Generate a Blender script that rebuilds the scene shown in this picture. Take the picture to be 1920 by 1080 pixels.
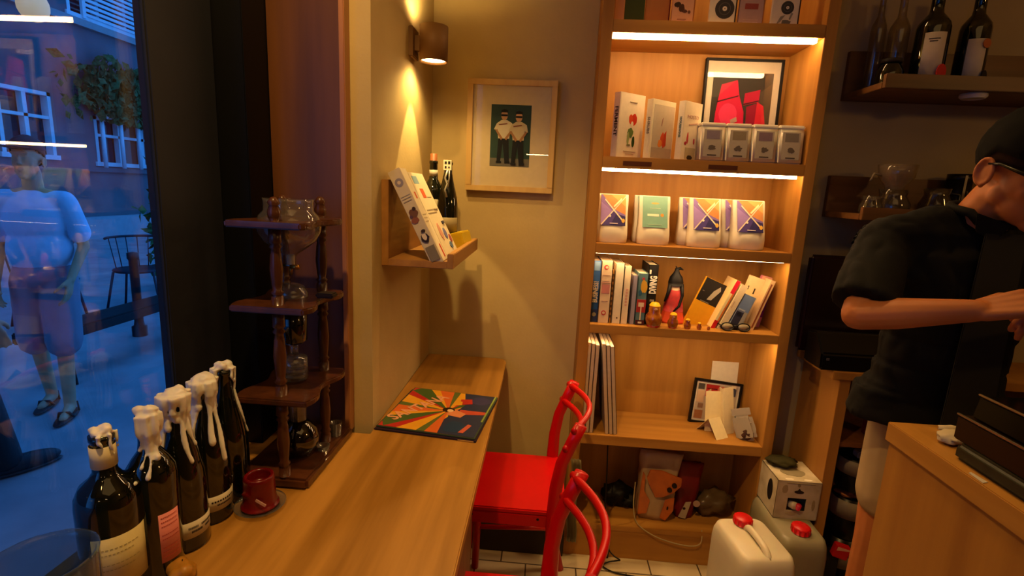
import bpy, bmesh, math, random
from mathutils import Vector, Matrix, Euler, noise
random.seed(7)
for o in list(bpy.data.objects): bpy.data.objects.remove(o)
C = bpy.context.scene
COL = C.collection
R = math.radians

# ------------------------------------------------------------ camera, light, exposure
yaw, pitch, roll, fpx, CH = .0595, .1908, .0473, 951.86, 1.4339
fw = Vector((-math.sin(yaw)*math.cos(pitch), math.cos(yaw)*math.cos(pitch), -math.sin(pitch)))
r0 = Vector((math.cos(yaw), math.sin(yaw), 0)); u0 = r0.cross(fw)
rt = math.cos(roll)*r0 + math.sin(roll)*u0; up = -math.sin(roll)*r0 + math.cos(roll)*u0
cam = bpy.data.cameras.new('camera'); camo = bpy.data.objects.new('camera', cam); COL.objects.link(camo)
cam.sensor_width = 36; cam.lens = fpx/1920*36; cam.clip_start = .02
m3 = Matrix((rt, up, -fw)).transposed()
camo.matrix_world = Matrix.Translation((0, 0, CH)) @ m3.to_4x4()
C.camera = camo
vs = C.view_settings
vs.view_transform = 'Standard'; vs.look = 'None'; vs.gamma = 1; vs.use_curve_mapping = False; vs.exposure = 0

w = bpy.data.worlds.new('dusk_sky'); C.world = w; w.use_nodes = True
bg = w.node_tree.nodes['Background']; bg.inputs[0].default_value = (.045, .30, 1.0, 1); bg.inputs[1].default_value = 1.9
WARM = (1, .58, .19); NEUT = (1, .70, .40)

def lamp(name, kind, loc, power, col=WARM, size=.05, target=None, angle=90, blend=.3, size_y=None):
    d = bpy.data.lights.new(name, kind); d.energy = power; d.color = col
    if kind == 'AREA':
        d.size = size
        if size_y: d.shape = 'RECTANGLE'; d.size_y = size_y
    else: d.shadow_soft_size = size
    if kind == 'SPOT': d.spot_size = R(angle); d.spot_blend = blend
    o = bpy.data.objects.new(name, d); COL.objects.link(o); o.location = loc
    if target is not None:
        o.rotation_euler = (Vector(target)-Vector(loc)).to_track_quat('-Z', 'Y').to_euler()
    return o
# ceiling downlights of the cafe (behind and above the camera) and the bar pendant at the right
lamp('window_downlight', 'SPOT', (-.32, .42, 2.78), 84, WARM, .03, (-.32, 1.2, .75), 75, .5)
lamp('aisle_downlight', 'SPOT', (.46, 1.50, 2.8), 32, WARM, .05, (.46, 1.42, 0), 70, .6)
lamp('rear_downlight', 'SPOT', (-.2, -1.2, 2.8), 7, WARM, .06, (-.35, 1.4, 1.2), 60, .6)
lamp('bar_pendant_light', 'POINT', (2.3, .35, 2.05), 13, WARM, .06)
lamp('ceiling_bounce', 'AREA', (.9, -.6, 2.85), 5, WARM, 1.6, (.9, -.6, 0))

# ------------------------------------------------------------ materials
def H(h, k=1.0):
    h = h.lstrip('#'); c = [int(h[i:i+2], 16)/255 for i in (0, 2, 4)]
    return tuple((x/12.92 if x <= .04045 else ((x+.055)/1.055)**2.4)*k for x in c)+(1,)
MATS = {}
def M(name, col, rough=.5, metal=0, spec=.5, col2=None, scale=8, stretch=(1, 1, 1), bump=0, bscale=None, emit=0, ecol=None, trans=0, ior=1.45, coat=0, sss=0, alpha=1):
    if name in MATS: return MATS[name]
    m = bpy.data.materials.new(name); m.use_nodes = True; nt = m.node_tree; N = nt.nodes; L = nt.links
    b = N['Principled BSDF']
    if isinstance(col, str): col = H(col)
    if isinstance(col2, str): col2 = H(col2)
    b.inputs['Base Color'].default_value = col; b.inputs['Roughness'].default_value = rough
    b.inputs['Metallic'].default_value = metal; b.inputs['Specular IOR Level'].default_value = spec
    b.inputs['IOR'].default_value = ior; b.inputs['Coat Weight'].default_value = coat
    b.inputs['Transmission Weight'].default_value = trans; b.inputs['Alpha'].default_value = alpha
    if sss: b.inputs['Subsurface Weight'].default_value = sss; b.inputs['Subsurface Scale'].default_value = .01
    if emit: b.inputs['Emission Color'].default_value = ecol or col; b.inputs['Emission Strength'].default_value = emit
    tc = N.new('ShaderNodeTexCoord'); mp = N.new('ShaderNodeMapping'); L.new(tc.outputs['Object'], mp.inputs[0])
    mp.inputs['Scale'].default_value = stretch
    no = N.new('ShaderNodeTexNoise'); no.inputs['Scale'].default_value = scale; no.inputs['Detail'].default_value = 4
    L.new(mp.outputs[0], no.inputs['Vector'])
    c2 = col2 or tuple(x*.86 for x in col[:3])+(1,)
    cr = N.new('ShaderNodeValToRGB'); cr.color_ramp.elements[0].position = .3; cr.color_ramp.elements[1].position = .7
    cr.color_ramp.elements[0].color = c2; cr.color_ramp.elements[1].color = col
    L.new(no.outputs['Fac'], cr.inputs[0]); L.new(cr.outputs[0], b.inputs['Base Color'])
    if bump:
        bn = N.new('ShaderNodeBump'); bn.inputs['Strength'].default_value = bump; bn.inputs['Distance'].default_value = .01
        n2 = no
        if bscale:
            n2 = N.new('ShaderNodeTexNoise'); n2.inputs['Scale'].default_value = bscale; L.new(mp.outputs[0], n2.inputs['Vector'])
        L.new(n2.outputs['Fac'], bn.inputs['Height']); L.new(bn.outputs[0], b.inputs['Normal'])
    MATS[name] = m; return m
def W(name, a, b_, axis=1, rough=.45, scale=26, coat=0):
    st = [1, 1, 1]; st[axis] = .07
    return M(name, a, rough, 0, .4, b_, scale, st, .12, None, coat=coat)
def glass(name, tint=(1, 1, 1, 1), rough=.02, boost=1.0, dens=0.0, dcol=(0, 0, 0, 1)):
    """thin-walled glass: clear, fresnel reflection"""
    if name in MATS: return MATS[name]
    m = bpy.data.materials.new(name); m.use_nodes = True; nt = m.node_tree; N = nt.nodes; L = nt.links
    N.remove(N['Principled BSDF']); out = N['Material Output']
    tr = N.new('ShaderNodeBsdfTransparent'); tr.inputs[0].default_value = tint
    gl = N.new('ShaderNodeBsdfGlossy'); gl.inputs['Roughness'].default_value = rough
    ge = N.new('ShaderNodeNewGeometry'); dp = N.new('ShaderNodeVectorMath'); dp.operation = 'DOT_PRODUCT'
    L.new(ge.outputs['Normal'], dp.inputs[0]); L.new(ge.outputs['Incoming'], dp.inputs[1])
    def mth(op, a, b=None):
        q = N.new('ShaderNodeMath'); q.operation = op; L.new(a, q.inputs[0])
        if b is not None: q.inputs[1].default_value = b
        return q
    ab = mth('ABSOLUTE', dp.outputs['Value']); om = mth('MULTIPLY', ab.outputs[0], -1); oa = mth('ADD', om.outputs[0], 1.0); pw = mth('POWER', oa.outputs[0], 5)
    sm = mth('MULTIPLY', pw.outputs[0], .95); sa = mth('ADD', sm.outputs[0], .045); mu = mth('MULTIPLY', sa.outputs[0], boost); mu.use_clamp = True
    mx = N.new('ShaderNodeMixShader'); L.new(mu.outputs[0], mx.inputs[0]); L.new(tr.outputs[0], mx.inputs[1]); L.new(gl.outputs[0], mx.inputs[2])
    last = mx
    if dens:
        df = N.new('ShaderNodeBsdfDiffuse'); df.inputs[0].default_value = dcol
        m2 = N.new('ShaderNodeMixShader'); m2.inputs[0].default_value = dens
        L.new(mx.outputs[0], m2.inputs[1]); L.new(df.outputs[0], m2.inputs[2]); last = m2
    L.new(last.outputs[0], out.inputs[0]); MATS[name] = m; return m
def P(h, rough=.55):
    """plain printed colour"""
    return M('print_'+h.strip('#')+('' if rough == .55 else '_%d' % (rough*100)), h, rough, 0, .3, tuple(x*.93 for x in H(h)[:3])+(1,), 60)

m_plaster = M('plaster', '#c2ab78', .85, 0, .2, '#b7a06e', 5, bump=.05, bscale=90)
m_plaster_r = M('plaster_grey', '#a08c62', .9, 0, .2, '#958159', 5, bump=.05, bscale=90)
m_oak = W('oak_counter', '#b5833a', '#8c6020', 1, .42, 22)
m_oakx = W('oak_shelf', '#b8833a', '#9c6826', 0, .5, 20)
m_oakz = W('oak_upright', '#b8833a', '#9c6826', 2, .5, 20)
m_oakbar = W('oak_bar', '#b07c34', '#96642a', 2, .5, 14)
m_ledge = W('oak_ledge', '#a8793c', '#8a5f2b', 1, .5, 22)
m_edge = W('walnut_edge', '#7a4a22', '#62391a', 2, .5, 22)
m_jamb = W('stained_jamb', '#643e22', '#4a2c16', 2, .4, 16)
m_tower = W('dark_tower_wood', '#57301a', '#3a1f10', 2, .3, 30, .3)
m_black = M('black_frame', '#0a0b0e', .4, 0, .3)
m_char = M('charcoal_frame', '#22242e', .5, 0, .3)
m_pane = glass('window_glass', (.95, .97, .98, 1), .0, 1.15)
m_gl = glass('clear_glass', (.88, .87, .84, 1), .03, 2.2, .07, (.5, .5, .5, 1))
m_glb = glass('blue_glass', (.62, .74, .80, 1), .05, 1.2, .10, (.12, .2, .25, 1))
m_glpic = glass('picture_glass', (.97, .97, .96, 1), .0, 1.0)
m_bottle = M('dark_bottle_glass', '#0d0f08', .06, 0, .6, '#0a0c06', coat=.5)
m_wax = M('white_wax', '#e6e2dc', .45, 0, .5, '#cfcac2', 30, sss=.25)
m_red = M('red_chair_paint', '#c8060c', .32, 0, .5, '#bd050a', 5)
m_tile = None
def tile_mat():
    m = bpy.data.materials.new('floor_tiles'); m.use_nodes = True; nt = m.node_tree; N = nt.nodes; L = nt.links; b = N['Principled BSDF']
    tc = N.new('ShaderNodeTexCoord'); br = N.new('ShaderNodeTexBrick'); L.new(tc.outputs['Object'], br.inputs[0])
    br.inputs['Color1'].default_value = H('#c9b795'); br.inputs['Color2'].default_value = H('#b8a684'); br.inputs['Mortar'].default_value = H('#4a3a26')
    br.inputs['Scale'].default_value = 1; br.inputs['Brick Width'].default_value = .20; br.inputs['Row Height'].default_value = .10; br.inputs['Mortar Size'].default_value = .003
    L.new(br.outputs[0], b.inputs['Base Color']); b.inputs['Roughness'].default_value = .4; return m
m_tile = tile_mat()

# ------------------------------------------------------------ mesh helpers
class B:
    def __init__(s): s.bm = bmesh.new(); s.mats = []
    def _mi(s, m):
        if m is None: return 0
        if m not in s.mats: s.mats.append(m)
        return s.mats.index(m)
    def _fin(s, n0, m, smooth=False):
        s.bm.faces.ensure_lookup_table(); i = s._mi(m)
        for f in s.bm.faces[n0:]: f.material_index = i; f.smooth = smooth
    def box(s, x0, x1, y0, y1, z0, z1, m=None, bev=0, mat4=None, seg=2):
        n0 = len(s.bm.faces); c = Vector(((x0+x1)/2, (y0+y1)/2, (z0+z1)/2))
        t = bmesh.new(); bmesh.ops.create_cube(t, size=1)
        for v in t.verts: v.co = Vector((v.co.x*abs(x1-x0), v.co.y*abs(y1-y0), v.co.z*abs(z1-z0)))+c
        if bev: bmesh.ops.bevel(t, geom=list(t.edges), offset=bev, segments=seg, affect='EDGES', clamp_overlap=True)
        if mat4 is not None: t.transform(mat4)
        s._merge(t, m, False); return s
    def _merge(s, t, m, smooth=False):
        i = s._mi(m); mp = {}
        for v in t.verts: mp[v] = s.bm.verts.new(v.co)
        for f in t.faces:
            try: g = s.bm.faces.new([mp[v] for v in f.verts]); g.material_index = i; g.smooth = smooth
            except ValueError: pass
        t.free()
    def lathe(s, prof, m=None, c=(0, 0, 0), n=24, mat4=None, sx=1, sy=1, smooth=True):
        t = bmesh.new(); rings = []
        for r, z in prof:
            if r < 1e-6: rings.append([t.verts.new((c[0], c[1], c[2]+z))])
            else: rings.append([t.verts.new((c[0]+sx*r*math.cos(2*math.pi*k/n), c[1]+sy*r*math.sin(2*math.pi*k/n), c[2]+z)) for k in range(n)])
        for a, b in zip(rings, rings[1:]):
            for k in range(n):
                k2 = (k+1) % n
                if len(a) == 1 and len(b) == 1: continue
                if len(a) == 1: t.faces.new((a[0], b[k2], b[k])[::-1])
                elif len(b) == 1: t.faces.new((a[k], a[k2], b[0]))
                else: t.faces.new((a[k], a[k2], b[k2], b[k]))
        if mat4 is not None: t.transform(mat4)
        s._merge(t, m, smooth); return s
    def tube(s, pts, r, m=None, n=10, closed=False, flat=1.0, upv=None):
        pts = [Vector(p) for p in pts]; k = len(pts)
        rs = r if isinstance(r, (list, tuple)) else [r]*k
        t = bmesh.new(); rings = []; prev = None
        for i, p in enumerate(pts):
            a = pts[(i-1) % k] if (closed or i > 0) else p; b = pts[(i+1) % k] if (closed or i < k-1) else p
            d = (b-a).normalized()
            if prev is None:
                x = (Vector(upv) if upv else (Vector((0, 0, 1)) if abs(d.z) < .9 else Vector((1, 0, 0))))
                x = (x-d*x.dot(d)).normalized()
            else: x = (prev-d*prev.dot(d)).normalized()
            prev = x; y = d.cross(x)
            rings.append([t.verts.new(p+(x*math.cos(2*math.pi*j/n)+y*math.sin(2*math.pi*j/n)*flat)*rs[i]) for j in range(n)])
        for i in range(k if closed else k-1):
            a = rings[i]; b = rings[(i+1) % k]
            for j in range(n): t.faces.new((a[j], a[(j+1) % n], b[(j+1) % n], b[j]))
        if not closed:
            t.faces.new(rings[0][::-1]); t.faces.new(rings[-1])
        s._merge(t, m, True); return s
    def prism(s, poly, z0, z1, m=None, mat4=None, smooth=False, bev=0):
        t = bmesh.new(); a = [t.verts.new((x, y, z0)) for x, y in poly]; b = [t.verts.new((x, y, z1)) for x, y in poly]; n = len(poly)
        t.faces.new(a[::-1]); t.faces.new(b)
        for i in range(n): t.faces.new((a[i], a[(i+1) % n], b[(i+1) % n], b[i]))
        bmesh.ops.recalc_face_normals(t, faces=t.faces)
        if bev: bmesh.ops.bevel(t, geom=list(t.edges), offset=bev, segments=2, affect='EDGES', clamp_overlap=True)
        if mat4 is not None: t.transform(mat4)
        s._merge(t, m, smooth); return s
    def ball(s, c, r, m=None, sc=(1, 1, 1), sub=2, mat4=None, jit=0):
        t = bmesh.new(); bmesh.ops.create_icosphere(t, subdivisions=sub, radius=1)
        for v in t.verts:
            k = 1+(noise.noise(v.co*2.3+Vector(c)*37)*jit if jit else 0)
            v.co = Vector((v.co.x*r*sc[0]*k, v.co.y*r*sc[1]*k, v.co.z*r*sc[2]*k))
        if mat4 is not None: t.transform(mat4)
        for v in t.verts: v.co += Vector(c)
        s._merge(t, m, True); return s
    def capsule(s, p0, p1, ra, rb, m=None, n=14):
        s.tube([p0, p1], [ra, rb], m, n); s.ball(p0, ra*1.0, m); s.ball(p1, rb*1.0, m); return s
    def quad(s, pts, m=None):
        f = s.bm.faces.new([s.bm.verts.new(p) for p in pts]); f.material_index = s._mi(m); return s
    def build(s, name, m=None, parent=None, remesh=0, smooth_it=0, loc=None):
        me = bpy.data.meshes.new(name); s.bm.to_mesh(me); s.bm.free()
        if not s.mats and m is not None: s.mats = [m]
        for x in s.mats: me.materials.append(x if x is not None else m)
        o = bpy.data.objects.new(name, me); COL.objects.link(o)
        if remesh:
            md = o.modifiers.new('r', 'REMESH'); md.mode = 'VOXEL'; md.voxel_size = remesh; md.use_smooth_shade = True
            if smooth_it:
                ms = o.modifiers.new('s', 'SMOOTH'); ms.iterations = smooth_it; ms.factor = .5
            dg = bpy.context.evaluated_depsgraph_get(); me2 = bpy.data.meshes.new_from_object(o.evaluated_get(dg))
            o.modifiers.clear(); o.data = me2; me2.materials.clear(); me2.materials.append(m)
            for p in me2.polygons: p.use_smooth = True
        if parent is not None:
            o.parent = parent
            if 'wl' in ROOT.get(parent.name, {}): o.location = -ROOT[parent.name]['wl']
        if loc is not None: o.location = loc
        return o
def sm(pts, k=6):
    P_ = [Vector(p) for p in pts]; out = []
    for i in range(len(P_)-1):
        a, b, c, d = P_[max(i-1, 0)], P_[i], P_[i+1], P_[min(i+2, len(P_)-1)]
        for j in range(k):
            u = j/k; out.append(.5*((2*b)+(c-a)*u+(2*a-5*b+4*c-d)*u*u+(3*b-a-3*c+d)*u**3))
    return out+[P_[-1]]
ROOT = {}
def tag(o, label, cat, group=None):
    o['label'] = label; o['category'] = cat
    if group: o['group'] = group
    return o
def thing(name, label, cat, loc=(0, 0, 0), world=False, group=None, rz=0, rot=None):
    """Empty at the base. world=True: its meshes are given in world coordinates."""
    o = bpy.data.objects.new(name, None); COL.objects.link(o); o.location = loc; o.empty_display_size = .05
    o.rotation_euler = rot or (0, 0, rz)
    if world: ROOT[o.name] = {'wl': Vector(loc)}
    return tag(o, label, cat, group)
def struct(name, b, m=None, parent=None):
    o = b.build(name, m, parent)
    if parent is None: o['kind'] = 'structure'
    return o
def copy_tree(root, loc, rz=None, label=None, rot=None):
    r = root.copy(); COL.objects.link(r); r.location = loc
    if rz is not None: r.rotation_euler = (0, 0, rz)
    if rot is not None: r.rotation_euler = rot
    if label: r['label'] = label
    for ch in list(root.children):
        c = ch.copy(); COL.objects.link(c); c.parent = r
        for g in ch.children:
            d = g.copy(); COL.objects.link(d); d.parent = c
    return r
def text(s, size, m, parent, mat4, name='lettering', ext=.0003, sx=1.0, align='CENTER', label=None, bold=0):
    cu = bpy.data.curves.new(name, 'FONT'); cu.body = s; cu.size = size; cu.extrude = ext; cu.align_x = align; cu.align_y = 'CENTER'; cu.offset = bold
    cu.resolution_u = 2
    t = bpy.data.objects.new(name, cu); COL.objects.link(t)
    dg = bpy.context.evaluated_depsgraph_get(); me = bpy.data.meshes.new_from_object(t.evaluated_get(dg))
    bpy.data.objects.remove(t); me.transform(Matrix.Scale(sx, 4, (1, 0, 0))); me.transform(mat4); me.materials.clear(); me.materials.append(m)
    o = bpy.data.objects.new(name, me); COL.objects.link(o); o.parent = parent
    if parent.name in ROOT: o.location = -ROOT[parent.name]['wl']
    return o
def frame(o, x, y):
    """matrix of a face: origin, x axis, y axis (z = normal)"""
    x = Vector(x).normalized(); y = Vector(y).normalized(); z = x.cross(y)
    return Matrix.Translation(o) @ Matrix((x, y, z)).transposed().to_4x4()
FRONT = lambda x, y, z: frame((x, y, z), (1, 0, 0), (0, 0, 1))       # faces -Y (towards the camera)
def decal(parent, mat4, polys, name='printed_cover', off=.0006):
    """polys: (colour, [(u,v)...]) thin printed shapes, each a hair above the last"""
    b = B()
    for i, (c, pl) in enumerate(polys):
        mm = P(c) if isinstance(c, str) else c
        b.prism(pl, 0, off+i*.00025, mm, mat4)
    return b.build(name, None, parent)
def rect(u0, v0, u1, v1): return [(u0, v0), (u1, v0), (u1, v1), (u0, v1)]
def disc(u, v, r, n=20, ry=None, a0=0): return [(u+r*math.cos(a0+2*math.pi*k/n), v+(ry or r)*math.sin(a0+2*math.pi*k/n)) for k in range(n)]
def blob(u, v, r, ry=None, seed=0, n=16, j=.25):
    rr = random.Random(seed); return [(u+r*(1-j*rr.random())*math.cos(2*math.pi*k/n), v+(ry or r)*(1-j*rr.random())*math.sin(2*math.pi*k/n)) for k in range(n)]

# ------------------------------------------------------------ the room
FZ = -.04; LX = -.4545; BY = 2.0
struct('floor', B().box(-.86, 3.2, -2.6, 2.3, FZ-.05, FZ), m_tile)
struct('ceiling', B().box(-.86, 3.2, -2.6, 2.3, 2.9, 2.95), m_plaster)
struct('wall_back', B().box(-.80, .150, BY, 2.3, FZ, 2.9).box(.150, .927, 2.145, 2.3, FZ, 2.9), m_plaster)
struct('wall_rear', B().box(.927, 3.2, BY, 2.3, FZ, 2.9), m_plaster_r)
struct('wall_left', B().box(-.80, LX, 1.312, BY, FZ, 2.9), m_plaster)
struct('wall_under_window', B().box(-.86, -.775, -2.6, 1.31, FZ, .715), M('under_window_wall', '#4a4038', .8))
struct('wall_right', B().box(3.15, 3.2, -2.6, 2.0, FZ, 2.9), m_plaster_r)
struct('wall_front', B().box(-.86, 3.15, -2.65, -2.6, FZ, 2.9), M('front_wall', '#6a5a45', .85))
struct('trim_1', B().box(-.705, -.522, 1.288, 1.311, .752, 2.9, bev=.001), m_jamb)
struct('trim_2', B().box(-.521, -.507, 1.276, 1.311, .752, 2.9, bev=.002), W('trim_strip', '#b07a4c', '#8d5b34', 2, .35))
struct('wall_foot_shade', B().box(LX, .149, 1.86, 1.999, FZ, .07, bev=.002), M('foot_shade_dark', '#2c1d10', .6))  # dark block standing in for the seat and counter shadow on the wall
fr = B()
fr.box(-.80, -.775, .985, 1.185, .75, 2.9, m_char, .003); fr.box(-.80, -.706, 1.186, 1.311, .75, 2.9, m_black, .002)
fr.box(-.80, -.775, -2.6, .985, .716, .742, m_black); fr.box(-.80, -.775, -2.6, .985, 2.78, 2.9, m_black); fr.box(-.80, -.775, -1.5, -1.42, .742, 2.78, m_char)
wf = struct('window_1', fr)
B().box(-.786, -.782, -2.6, .985, .742, 2.78).build('window_pane', m_pane, wf)

# ------------------------------------------------------------ window counter
t = thing('window_counter', 'long oak counter top running under the window to the back wall', 'counter', (-.45, .6, .72), True)
poly = [(-.774, -1.5), (-.126, -1.5), (-.126, 1.955), (-.135, 1.985), (-.165, 1.998), (LX+.001, 1.998), (LX+.001, 1.284), (-.700, 1.284), (-.774, 1.18)]
B().prism(poly, .722, .75, m_oak, bev=.003).build('worktop', m_oak, t)
B().box(-.19, -.155, .9, 1.25, FZ, .721, bev=.002).build('support_panel', W('oak_support', '#7d4f28', '#5e3819', 2), t)
B().box(-.74, -.19, 1.04, 1.07, FZ, .721, bev=.002).build('cross_panel', W('oak_support', '#7d4f28', '#5e3819', 2), t)

# ------------------------------------------------------------ tall cabinet with lit shelves
xl, xr, xo0, xo1, SY, BI = .189, .888, .151, .926, 1.878, 2.137
cab = thing('shelf_cabinet', 'tall oak shelf cabinet with glowing strips under its shelves, built against the back wall', 'cabinet', (.54, 2.0, FZ), True)
m_side = m_oakz
for a, b_ in ((xo0, xl), (xr, xo1)):
    B().box(a, b_, SY, BI, FZ, 2.6, bev=.0015).build('side_panel', m_side, cab)
B().box(xl, xr, BI-.012, BI, FZ, 2.6).build('back_panel', m_oakz, cab)
SH = [(2.5, 2.6), (1.977, 2.018), (1.527, 1.567), (1.220, 1.256), (.915, .949), (.460, .500), (.085, .110)]
for z0, z1 in SH:
    B().box(xl, xr, SY+.001, BI-.012, z0, z1, bev=.0015).build('shelf', m_oakx, cab)
B().box(xl, xr, SY+.004, SY+.022, FZ, .085, bev=.001).build('plinth', m_oakx, cab)
for x in (.262, .56):
    B().box(x, x+.1, SY-.001, SY+.001, 1.538, 1.553).build('brass_plate', M('dim_plate', '#5a2c16', .4), cab)['label'] = 'small dark plate on the shelf edge'
m_led = M('led_strip_light', (1, .66, .33, 1), .5, emit=42, ecol=(1, .64, .29, 1))
for (z0, z1), hh, dd in zip(SH[:5], (.013, .013, .010, .0012, .0012), (.022, .022, .014, .020, .020)):
    o = B().box(xl+.004, xr-.018, SY+.010, SY+.010+dd, z0-hh, z0).build('light_strip', m_led, cab)
    o['label'] = 'glowing light strip'

# ------------------------------------------------------------ framed photograph on the back wall
pf = thing('framed_photograph', 'pale wooden framed photo of two boys in white shirts hanging on the back wall', 'picture frame', (-.15, 2.0, 1.425), True)
x0, x1, z0, z1, yf = -.316, .017, 1.425, 1.832, 1.968
m_pf = W('pale_frame_wood', '#c9a868', '#b8945a', 2, .45)
fb = B(); tck = .021
for a in ((x0, x1, z0, z0+tck), (x0, x1, z1-tck, z1), (x0, x0+tck, z0+tck, z1-tck), (x1-tck, x1, z0+tck, z1-tck)):
    fb.box(a[0], a[1], yf, 1.998, a[2], a[3], bev=.0015)
fb.build('frame', m_pf, pf)
B().box(x0+tck, x1-tck, 1.978, 1.982, z0+tck, z1-tck).build('passe_partout', P('#d9c7a4'), pf)
ph = FRONT(-.151, 1.978, 1.632)
ps = [('#2f4a44', rect(-.075, -.112, .075, .112)), ('#6d6a63', rect(-.075, -.112, .075, -.082))]
for dx, dz, sh in ((-.025, .004, '#d8cfb9'), (.030, -.001, '#c9bb9c')):
    ps += [('#171a1e', [(dx-.024, -.098+dz), (dx-.010, -.1+dz), (dx-.003, -.03+dz), (dx+.006, -.1+dz), (dx+.024, -.098+dz), (dx+.018, -.01+dz), (dx-.020, -.01+dz)]),
           (sh, [(dx-.021, -.014+dz), (dx+.021, -.014+dz), (dx+.023, .02+dz), (dx+.036, .015+dz), (dx+.030, .042+dz), (dx+.010, .053+dz), (dx-.010, .053+dz), (dx-.028, .040+dz), (dx-.038, .018+dz), (dx-.024, .018+dz)]),
           ('#a97a52', [(dx-.034, .018+dz), (dx-.026, .018+dz), (dx-.004, -.012+dz), (dx-.010, -.020+dz)]),
           ('#a97a52', [(dx+.033, .016+dz), (dx+.026, .018+dz), (dx+.003, -.014+dz), (dx+.010, -.020+dz)]),
           ('#c79b72', disc(dx, .070+dz, .0125, ry=.018)), ('#14120f', [(dx-.013, .072+dz), (dx-.012, .088+dz), (dx, .092+dz), (dx+.012, .088+dz), (dx+.013, .072+dz), (dx+.011, .080+dz), (dx-.011, .080+dz)]),
           ('#101010', rect(dx-.012, .066+dz, dx+.012, .073+dz)),
           ('#7a2d1c', [(dx-.02, .037+dz), (dx+.012, .042+dz), (dx+.012, .039+dz), (dx-.02, .034+dz)]),
           ('#0d0d0f', rect(dx-.026, -.104+dz, dx-.006, -.097+dz)), ('#0d0d0f', rect(dx+.006, -.104+dz, dx+.026, -.097+dz))]
decal(pf, ph, ps, 'photo')
B().box(x0+tck, x1-tck, 1.9725, 1.9735, z0+tck, z1-tck).build('glazing', m_glpic, pf)

# ------------------------------------------------------------ wall sconce
sc = thing('wall_sconce', 'bronze cylinder wall sconce shining up and down on the left wall', 'wall lamp', (LX, 1.69, 1.82), True)
m_bronze = M('bronze_metal', '#75522a', .6, .1, .4)
sx, sy, sz0, sz1, sr = -.383, 1.690, 1.819, 1.923, .0445
cyl = B().lathe([(sr-.004, sz0+.012), (sr-.004, sz0), (sr, sz0), (sr, sz1), (sr-.004, sz1), (sr-.004, sz1-.012)], None, (sx, sy, 0), 40)
cyl.build('shade', m_bronze, sc)
B().box(LX, LX+.014, sy-.036, sy+.036, sz0+.008, sz1-.008, bev=.002).box(LX+.014, sx-sr+.003, sy-.012, sy+.012, sz0+.03, sz1-.03).build('wall_mount', m_bronze, sc)
m_bulb = M('bulb_glow', (1, .75, .45, 1), .5, emit=22, ecol=(1, .66, .30, 1))
for z in (sz0+.008, sz1-.008):
    o = B().lathe([(0, z-.001), (sr-.0045, z-.001), (sr-.0045, z+.001), (0, z+.001)], None, (sx, sy, 0), 32).build('diffuser', m_bulb, sc); o['label'] = 'glowing round diffuser'
for z, dz in ((sz0-.002, -1), (sz1+.002, 1)):
    lamp('sconce_beam', 'SPOT', (sx, sy, z), 5, (1, .66, .22), .010, (sx, sy, z+dz*.3), 150, .6)
    lamp('sconce_core', 'SPOT', (sx, sy, z), 13, (1, .68, .24), .006, (sx, sy, z+dz*.3), 58, .10)

# ------------------------------------------------------------ oak ledge on the left wall
def ledge(name, label, loc, L_, depth, back_h, along, mt):
    """ledge in local coords: back board, floor, lip; runs along +Y, juts out to +X"""
    t = thing(name, label, 'wall shelf', loc, rz=along)
    B().box(0, .02, 0, L_, 0, back_h, bev=.0015).build('back_board', mt, t)
    B().box(.02, depth-.018, 0, L_, 0, .02, bev=.0015).build('floor_board', mt, t)
    B().box(depth-.018, depth, 0, L_, 0, .042, bev=.0015).build('front_lip', mt, t)
    return t
ledge('wall_ledge', 'short oak display ledge with magazines and wine bottles on the left wall', (LX, 1.39, 1.208), .50, .205, .238, 0, m_ledge)
ledge('wall_ledge', 'upper dark wooden ledge with wine bottles on the wall right of the cabinet', (2.3, BY, 1.802), 1.268, .25, .165, 0, W('dark_ledge', '#6e4620', '#54340f', 1)).rotation_euler = (0, 0, R(90)+math.pi*0)
ledge('wall_ledge', 'lower dark wooden ledge with glass servers behind the barista', (2.3, BY, 1.390), 1.268, .25, .150, 0, W('dark_ledge', '#6e4620', '#54340f', 1)).rotation_euler = (0, 0, R(90))
for o in [x for x in COL.objects if x.name.startswith('wall_ledge') and x.location.x > 2]:
    # local +X must point to -Y, local +Y to -X
    o.rotation_euler = (0, 0, R(-90)); o.location.x = 1.032; 
    
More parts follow.
